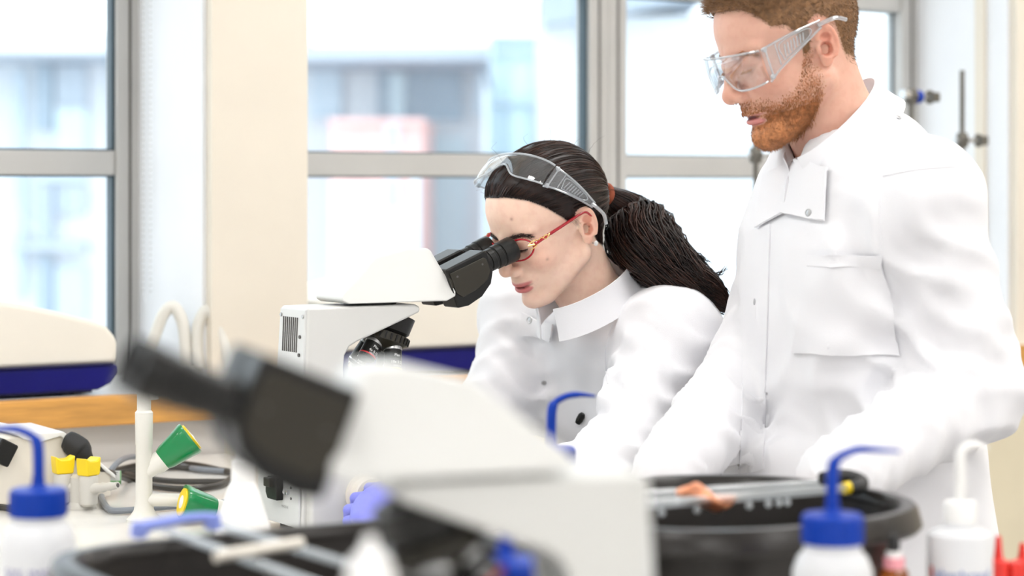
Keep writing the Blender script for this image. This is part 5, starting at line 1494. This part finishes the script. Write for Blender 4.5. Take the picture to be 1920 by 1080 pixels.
# ================================================================== the seated woman
WY = math.radians(37); WP = math.radians(22); WS = .955
wfr = head_frame((.057, 3.055, 1.321), WY, WP)
wl = np.array([math.sin(WY), -math.cos(WY), 0]); wd = np.array([-math.cos(WY), -math.sin(WY), 0])
wpel = np.array([.40, 3.31, .74])
wom = empty('person', (wpel[0], wpel[1], 0), 0, 'dark-haired woman in a white lab coat bending to the microscope', 'person')
wnb = np.array([.128, 3.12, 1.212])
V, Q = build_head(wfr, WS, True, [np.array([.105, 3.095, 1.238]), np.array([.15, 3.14, 1.165])], (47, 48, 58))
x, y, z = V.T; ay = np.abs(y)
C = face_colours(V, True, SK_W)
ear_m = (ear_sdf(x, ay, z) < 1.5) & (ay > 66)
# a few freckles and moles
for c, r in (((66, 58, -22), 1.6), ((40, 62, -46), 1.3), ((44, 60, -52), 1.0), ((86, 30, 50), 1.5)):
    wgt = np.exp(-(((x - c[0]) ** 2 + (y - c[1]) ** 2 + (z - c[2]) ** 2) / (r * 1.6) ** 2)); C = C * (1 - .6 * wgt[:, None]) + np.array((.35, .15, .10)) * .6 * wgt[:, None]
hl = zline(x, [(-110, -52), (-60, -56), (-42, -40), (-32, -12), (-24, 22), (-10, 31), (2, 27), (8, 18), (13, 15), (20, 21), (32, 35), (48, 54), (62, 69), (78, 80), (90, 84), (120, 86)])
hm = sstep(z - hl, -3, 3); hm = np.where(ear_m, 0, hm)
C = C * (1 - .8 * hm[:, None]) + np.array((.04, .02, .015)) * .8 * hm[:, None]
wom_skin = [(to_world(V, wfr, WS), Q, C)]
N = vnormals(V, Q)
thick = 5 * sstep(z - hl, 0, 30) + 1.0
Vh, Qh, Nh, ids = sub_mesh(V, Q, hm, thick, .5)
wh = big_mesh('hair', to_world(Vh, wfr, WS), Qh, 'hair_dark'); wh.parent = wom; place(wh, wom)
# combed strands from the hairline to the tie
hb = BVHTree.FromPolygons([tuple(v) for v in Vh], [tuple(q) for q in Qh])
TIE = np.array([-101, 6, 12.0])
paths = []
edge = np.where((hm > .5) & (np.abs(z - hl) < 7) & (x > -30))[0]
top_i = np.where((hm > .9))[0]
starts = np.concatenate([rng.choice(edge, 620), rng.choice(top_i, 1100)])
m = 12
for s in starts:
    p = V[s] + N[s] * thick[s]
    mid_ = p * .5 + TIE * .5
    pts = []
    for t in np.linspace(0, 1, m):
        q = p * (1 - t) + TIE * t
        cdir = q - np.array([-12, 0, 25]); cdir /= np.linalg.norm(cdir) + 1e-6
        hit = hb.ray_cast(Vector(np.array([-12, 0, 25.]) + cdir * 200), Vector(-cdir))
        if hit[0] is not None: q = np.array(hit[0]) + cdir * (.6 + 1.4 * math.sin(math.pi * t))
        pts.append(q)
    paths.append(pts)
paths = np.array(paths) + rng.normal(size=(len(paths), 1, 3)) * .5
for a in range(3):                                     # smooth along the strand
    paths[:, 1:-1] = (paths[:, :-2] + paths[:, 1:-1] * 2 + paths[:, 2:]) / 4
half = len(paths) // 2; perm = rng.permutation(len(paths))
for k, mm_ in ((perm[:half], 'hair_dark'), (perm[half:], 'hair_dark2')):
    v, f = strands(paths[k], np.interp(np.linspace(0, 1, m), [0, .15, .8, 1], [.25, .9, .9, .6]))
    o = big_mesh('combed_strands', to_world(v, wfr, WS), f, mm_); o.parent = wh; o['kind'] = 'stuff'
# loose flyaway hairs on the crown
fl = []
for k in range(46):
    s = rng.choice(top_i); p = V[s] + N[s] * thick[s]
    if p[2] < 60: continue
    d1 = N[s] * .8 + rng.normal(size=3) * .5; L = 14 + 22 * rng.random()
    fl.append([p + d1 * L * t - np.array([22 * t * t * rng.random(), 0, 10 * t * t]) for t in np.linspace(0, 1, 8)])
for k in range(34):                                    # wisps in front of the ear and along the temple
    t_ = rng.random(); p = np.array([10 + 36 * t_, 67 - 9 * t_, 24 + 26 * t_]) + rng.normal(size=3) * 1.5
    L = 16 + 16 * rng.random() * (1 - .5 * t_)
    fl.append([p + np.array([-10 * t * (1 + t_), 2.5 + 1.5 * t, -L * t * (1 - .4 * t_)]) for t in np.linspace(0, 1, 8)])
v, f = strands(np.array(fl), np.linspace(.28, .1, 8))
o = big_mesh('flyaway_hairs', to_world(v, wfr, WS), f, 'hair_dark2'); o.parent = wh; o['kind'] = 'stuff'
brow_lash(wom, wfr, WS, None, True, 'lash')
# ponytail
tieW = to_world(TIE, wfr, WS)
cp = [tieW, P(1172, 400, 3.13), P(1197, 434, 3.11), P(1230, 476, 3.07), P(1284, 520, 3.04), P(1334, 553, 3.03), P(1370, 582, 3.04)]
pr = np.array([20, 40, 62, 54, 35, 25, 6]) / 1290.
cs = spline(cp, 40); rs = np.interp(np.linspace(0, 1, 40), np.linspace(0, 1, 7), pr)
pt = empty('ponytail_core', (0, 0, 0)); bpy.data.objects.remove(pt)
core = MB().tube(cs, rs * .86, 20).build('ponytail', 'hair_dark', None, angle=180); core.parent = wom; place(core, wom)
T = np.gradient(cs, axis=0); T /= np.linalg.norm(T, axis=1)[:, None]
A_ = np.cross(T, np.array([0, 0, 1.0])); A_ /= np.linalg.norm(A_, axis=1)[:, None]; B_ = np.cross(T, A_)
for k, mm_ in ((520, 'hair_dark'), (420, 'hair_dark2')):
    th = rng.random(k) * 6.283; rad = .80 + .28 * rng.random(k); tw = rng.normal(size=k) * .5 + .5; wv = rng.random(k) * 6.28; end = (.80 + .24 * rng.random(k))
    s_ = np.linspace(0, 1, 40)
    pp = []
    for i in range(k):
        tpar = s_ * min(end[i], 1.0) * 39; i0 = np.minimum(tpar.astype(int), 38); fr_ = (tpar - i0)[:, None]
        c_ = cs[i0] * (1 - fr_) + cs[i0 + 1] * fr_; r_ = (rs[i0] * (1 - fr_[:, 0]) + rs[i0 + 1] * fr_[:, 0])
        a_ = A_[i0]; b_ = B_[i0]
        ang = th[i] + tw[i] * s_ + .5 * np.sin(10 * s_ + wv[i]) * s_
        rr_ = r_ * rad[i] * (1 + .22 * np.sin(13 * s_ + wv[i]) * s_) + .004 * s_ * rng.random()
        pp.append(c_ + (a_ * np.cos(ang)[:, None] + b_ * np.sin(ang)[:, None]) * rr_[:, None])
    v, f = strands(np.array(pp)[:, ::2], np.interp(np.linspace(0, 1, 20), [0, .1, .8, 1], [.0007, .0014, .0012, .0003]))
    o = big_mesh('ponytail_strands', v, f, mm_); o.parent = core; o['kind'] = 'stuff'
# stray curls at the end of the ponytail
cu_ = []
for pts in ([(1265, 440), (1292, 462), (1300, 482), (1284, 490)], [(1285, 490), (1310, 478), (1322, 492), (1316, 502)], [(1300, 505), (1325, 515), (1350, 512), (1362, 502)], [(1310, 520), (1340, 520), (1352, 508)], [(1330, 545), (1352, 560), (1362, 580), (1352, 588)], [(1340, 555), (1366, 562), (1374, 580), (1360, 584)], [(1278, 470), (1300, 470), (1312, 480), (1330, 490)], [(1345, 570), (1350, 585), (1340, 592)]):
    for j in range(9):
        q = spline([P(u + rng.normal() * 2.5, v + rng.normal() * 2.5, 3.05 + .01 * rng.normal()) for u, v in pts], 14); cu_.append(q)
v, f = strands(np.array(cu_), np.linspace(.0009, .00025, 14))
o = big_mesh('stray_curls', v, f, 'hair_dark'); o.parent = core; o['kind'] = 'stuff'
tk = empty('hair_tie', tieW, 0, 'rust-coloured hair tie around the woman\'s ponytail', 'hair tie')
ring = []
for i in range(29):
    a = 2 * math.pi * i / 28; A = frame_z(tieW + (cs[2] - cs[0]) * .25, cs[2] - cs[0]); ring.append(A[:3, :3] @ np.array([.017 * math.cos(a), .017 * math.sin(a), .001 * math.sin(3 * a)]) + A[:3, 3] - tieW)
MB().tube(ring, .0052, 12, cap=False).build('elastic', 'hair_tie', tk)

# body, coat
shL = P(1262, 634, 3.02); shR = shL - wl * .335; shR[2] = 1.20
elL = P(1158, 872, 2.87); wrL = P(778, 978, 2.685)
elR = P(938, 752, 3.20); wrR = P(820, 905, 3.03)
nk = wnb + np.array([.012, .01, -.01])
tt = [-.05, .15, .4, .62, .78, .9, 1.0]
hw = [.175, .165, .15, .165, .165, .125, .07]; hd = [.125, .12, .115, .128, .115, .085, .05]; fo = [.0, .01, .02, .035, .02, .0, .0]
def wom_shape(x, y, z, g):
    d = torso(x, y, z, wpel, nk, wl, tt, [q + g for q in hw], [q + g for q in hd], fo)
    for sh in (shL, shR): d = smin(d, rcone(x, y, z, nk + np.array([.02, .01, -.050]), sh, .050 + g, .054 + g), .06)
    for sh, el, wr in ((shL, elL, wrL), (shR, elR, wrR)):
        a = rcone(x, y, z, sh, el, .052 + g, .042 + g); b = rcone(x, y, z, el, wr, .041 + g, .024 + g)
        d = smin(d, smin(a, b, .03), .05)
    return d
lo, hi, h = (-.19, 2.62, .52), (.66, 3.56, 1.30), .0062
x, y, z = grid(lo, hi, h)
F = wom_shape(x, y, z, .010)
# coat skirt over the lap
for s in (1, -1):
    hp_ = wpel + wl * .09 * s + np.array([0, 0, -.03]); kn = hp_ + wd * .34 + np.array([0, 0, -.02])
    F = smin(F, rcone(x, y, z, hp_, kn, .105, .085), .05)
F = smax(F, -(z - .54), .01)
src = [(shL * .5 + elL * .5, up_(shL, elL), .05, .009, .12), (elL, up_(shL, wrL), .04, .010, .09), (P(1130, 720, 2.92), np.array([.9, 0, .3]), .05, .007, .10),
       (elR, up_(shR, wrR), .04, .009, .09), (shR * .5 + elR * .5, up_(shR, elR), .05, .007, .10), (P(1060, 640, 3.0), np.array([.4, 0, .9]), .05, .004, .08), (P(1190, 560, 3.05), np.array([.5, 0, .85]), .06, .004, .10), (P(1090, 760, 2.95), np.array([.9, .1, .2]), .06, .005, .1)]
F = folds(x, y, z, F, src); F = wobble(x, y, z, F, .0018, .10, 9)
F = smax(F, -rcone(x, y, z, (.075, 3.07, 1.30), (.130, 3.12, 1.203), .064, .050), .012)       # neck opening
CV, CQ = surfnets(F, lo, h, 1)
wc = big_mesh('lab_coat', CV, CQ, 'coat'); wc.parent = wom; place(wc, wom)
dw = Draper(CV, CQ)
lo2 = (-.19, 2.62, .62); x, y, z = grid(lo2, (.66, 3.56, 1.26), .011)
Vt, Qt = surfnets(wom_shape(x, y, z, -.012), lo2, .011, 1)
wom_skin.append((Vt, Qt, SK_W))
# hands in blue gloves; the near one is on the focus knob
gx = unit(P(668, 930, 2.74) - wrL)
vg_, qg = build_hand(wrL, gx, np.array([.1, -.75, .65]), (.55, .75, .45), .6, True, scale=.92)
vg_[:, 2] = np.maximum(vg_[:, 2], BENCH + .001)
g1 = big_mesh('glove', vg_, qg, 'glove'); g1.parent = wom; place(g1, wom)
gx2 = unit(P(735, 905, 2.98) - wrR)
vg2, qg2 = build_hand(wrR, gx2, np.array([0, .55, .8]), (.5, .7, .4), .5, False, scale=.92)
vg2[:, 2] = np.maximum(vg2[:, 2], BENCH + .001)
g2 = big_mesh('glove', vg2, qg2, 'glove'); g2.parent = wom; place(g2, wom)
V_, Q_, C_ = joined(wom_skin)
bd = big_mesh('body', V_, Q_, 'skin', col=C_); bd.parent = wom; place(bd, wom)
# trousers, shoes
kn2 = []
x, y, z = grid((-.12, 2.75, .10), (.62, 3.56, .86), .013)
tr = ell(x, y, z, wpel, (.15, .15, .10))
for s in (1, -1):
    hp_ = wpel + wl * .09 * s + np.array([0, 0, -.03]); kn = hp_ + wd * .40 + np.array([0, 0, -.03]); an = kn - wd * .05 + np.array([0, 0, -.40]); kn2.append(an)
    tr = smin(tr, smin(rcone(x, y, z, hp_, kn, .078, .058), rcone(x, y, z, kn, an, .056, .04), .02), .02)
Vs, Qs = surfnets(tr, (-.12, 2.75, .10), .013, 1)
so = big_mesh('trousers', Vs, Qs, 'denim'); so.parent = wom; place(so, wom)
for an in kn2:
    lo3 = an + np.array([-.28, -.25, -.12]); x, y, z = grid(lo3, an + np.array([.16, .16, .08]), .008)
    f = smin(rcone(x, y, z, an + np.array([0, 0, -.03]), an + wd * .15 + np.array([0, 0, -.06]), .042, .034), sph(x, y, z, an - wd * .03 + np.array([0, 0, -.05]), .036), .02)
    Vs, Qs = surfnets(f, lo3, .008, 1)
    so = big_mesh('shoe', Vs, Qs, 'leather'); so.parent = wom; place(so, wom)
# collar, studs, seams
cb = P(1172, 500, 3.14); cf = P(1034, 600, 3.02)
cm_ = (cb + cf) / 2; cfd = unit(cf - cb); cup = unit(np.cross(cfd, wl)); cup = cup if cup[2] > 0 else -cup
collar('collar', cm_ + np.array([.0, .0, -.010]), cfd, wl, cup, np.linalg.norm(cf - cb) / 2 + .004, .066, .044, 16, wc, flare=.012)
flap('collar_flap', [(985, 588), (1045, 612), (1040, 640), (975, 622)], wc, .010, .003, 8, 8, dw)
flap('placket', [(1005, 640), (1050, 650), (1060, 850), (1022, 850)], wc, .0022, .003, 8, 24, dw)
dw.seam('seam', [(1170, 530), (1150, 600), (1135, 660), (1140, 720)], .0012, 'coat', wc)
dw.snap(1002, 601, .0046, wc, 'steel', lift=.0095)
for u, v in ((1164, 572), (1020, 717)): dw.snap(u, v, .0034, wc, 'snap_white')
# pen clipped in the coat
pp_, pn_ = dw.hit(1092, 784)
if pp_ is not None:
    o = empty('pen', pp_, 0, 'short black pen end sticking out beside the woman\'s sleeve', 'pen')
    MB().lathe([(.004, -.009), (.0050, -.004), (.0054, .004), (.0035, .008)], 14, frame_z(pn_ * .004, unit(np.array([.45, -.3, .85])))).build('cap', 'black_plastic', o)
    for k in range(6):
        a = k * 1.047; A = frame_z(pn_ * .004, unit(np.array([.45, -.3, .85])))
        MB().box(A[:3, :3] @ np.array([.0046 * math.cos(a), .0046 * math.sin(a), .0]) + A[:3, 3], (.0012, .0012, .008), A[:3, :3]).build('rib', 'black_satin', o, smooth=False)
# goggles pushed up on the hair
def pushed(p):
    a = math.radians(63); piv = np.array([-18, 0, 14.])
    q = p - piv; q = np.array([q[0] * 1.0, q[1] * 1.08, q[2] * .88])
    return piv + np.array([q[0] * math.cos(a) - q[2] * math.sin(a), q[1], q[0] * math.sin(a) + q[2] * math.cos(a)])
goggles(wfr, WS, 'clear safety goggles pushed up on the dark-haired woman\'s head', pushed)
# red spectacles
org = to_world((98, 0, 8), wfr, WS)
o = empty('spectacles', org, 0, 'red-framed spectacles worn by the woman', 'spectacles')
L = lambda q: to_world(np.array(q, float), wfr, WS) - org
for sy in (1, -1):
    def rim(a, k=1.0):
        yy = 33 + 25 * k * math.cos(a); zz = 4 + 15.5 * k * math.sin(a) * (1 + .12 * math.cos(a)) + .08 * (yy - 33)
        return (101 - .0052 * yy * yy - .10 * zz, sy * yy, zz)
    rm = MB().tube(L([rim(2 * math.pi * k / 48) for k in range(49)]), .0013, 8, cap=False).build('rim', 'spec_red', o)
    pts = [rim(2 * math.pi * k / 48, .97) for k in range(48)] + [rim(0, .0)]
    mesh_obj('lens', L(pts), [(k, (k + 1) % 48, 48) for k in range(48)], 'lens', rm, angle=180)
    tp_ = [(84, sy * 61, 9), (78, sy * 66, 12), (60, sy * 69.5, 15), (25, sy * 73, 19), (-2, sy * 75, 22), (-14, sy * 76, 20), (-24, sy * 76, 6)]
    MB().tube(spline(L(tp_), 40), np.interp(np.linspace(0, 1, 40), [0, .15, .5, .8, 1], [.0022, .0026, .0022, .0016, .0013]), 8).build('temple', 'spec_red', o)
    g_ = MB()
    g_.tube(spline(L([(88, sy * 57, 12), (82, sy * 64.5, 16), (74, sy * 68.5, 12), (66, sy * 70.5, 17), (58, sy * 71.5, 14)]), 24), .0008, 6)
    g_.tube(spline(L([(89, sy * 57, 3), (82, sy * 65.0, 8), (74, sy * 68.5, 16), (66, sy * 70.5, 12), (58, sy * 71.5, 17)]), 24), .0008, 6)
    g_.tube(spline(L([(90, sy * 56, 10), (86, sy * 60.5, 10), (83, sy * 64, 10)]), 10), .0016, 6)
    g_.build('gold_scroll', 'gold', o)
MB().tube(spline(L([(100, 9, 10), (103, 4, 12), (104, 0, 12.5), (103, -4, 12), (100, -9, 10)]), 14), .0013, 8).build('bridge', 'spec_red', o)
# stud earring
ew = to_world((-9, 80.5, -27), wfr, WS)
o = empty('stud_earring', ew, 0, 'small crystal stud in the woman\'s ear lobe', 'earring')
dirn = unit(to_world((-9, 90, -27), wfr, WS) - ew)
MB().lathe([(.0012, -.006), (.0012, 0)], 10, frame_z((0, 0, 0), dirn)).build('post', 'steel', o)
MB().lathe([(.0024, 0), (.0038, .001), (.0038, .0022), (.0022, .0036)], 9, frame_z((0, 0, 0), dirn)).build('crystal', 'pearl', o, angle=10)

# stool under the woman
sx, sy_ = wpel[0] + .01, wpel[1] + .005
o = empty('lab_stool', (sx, sy_, 0), 0, 'lab stool the woman is sitting on behind the bench', 'stool')
MB().lathe([(.15, .585), (.165, .592), (.165, .612), (.155, .618)], 40).build('seat', 'black_plastic', o)
MB().lathe([(.025, .10), (.025, .585)], 20).build('column', 'steel', o)
for k in range(5):
    a = k * 1.2566 + .3
    MB().tube([(.02 * math.cos(a), .02 * math.sin(a), .11), (.26 * math.cos(a), .26 * math.sin(a), .03)], .014, 10).build('leg', 'steel', o)
    MB().lathe([(.018, 0), (.018, .03)], 12, frame_z((.26 * math.cos(a), .26 * math.sin(a), 0), (0, 0, 1))).build('foot', 'rubber', o)
rg_ = [(.2 * math.cos(2 * math.pi * k / 32), .2 * math.sin(2 * math.pi * k / 32), .22) for k in range(33)]
MB().tube(rg_, .009, 8, cap=False).build('foot_ring', 'steel', o)
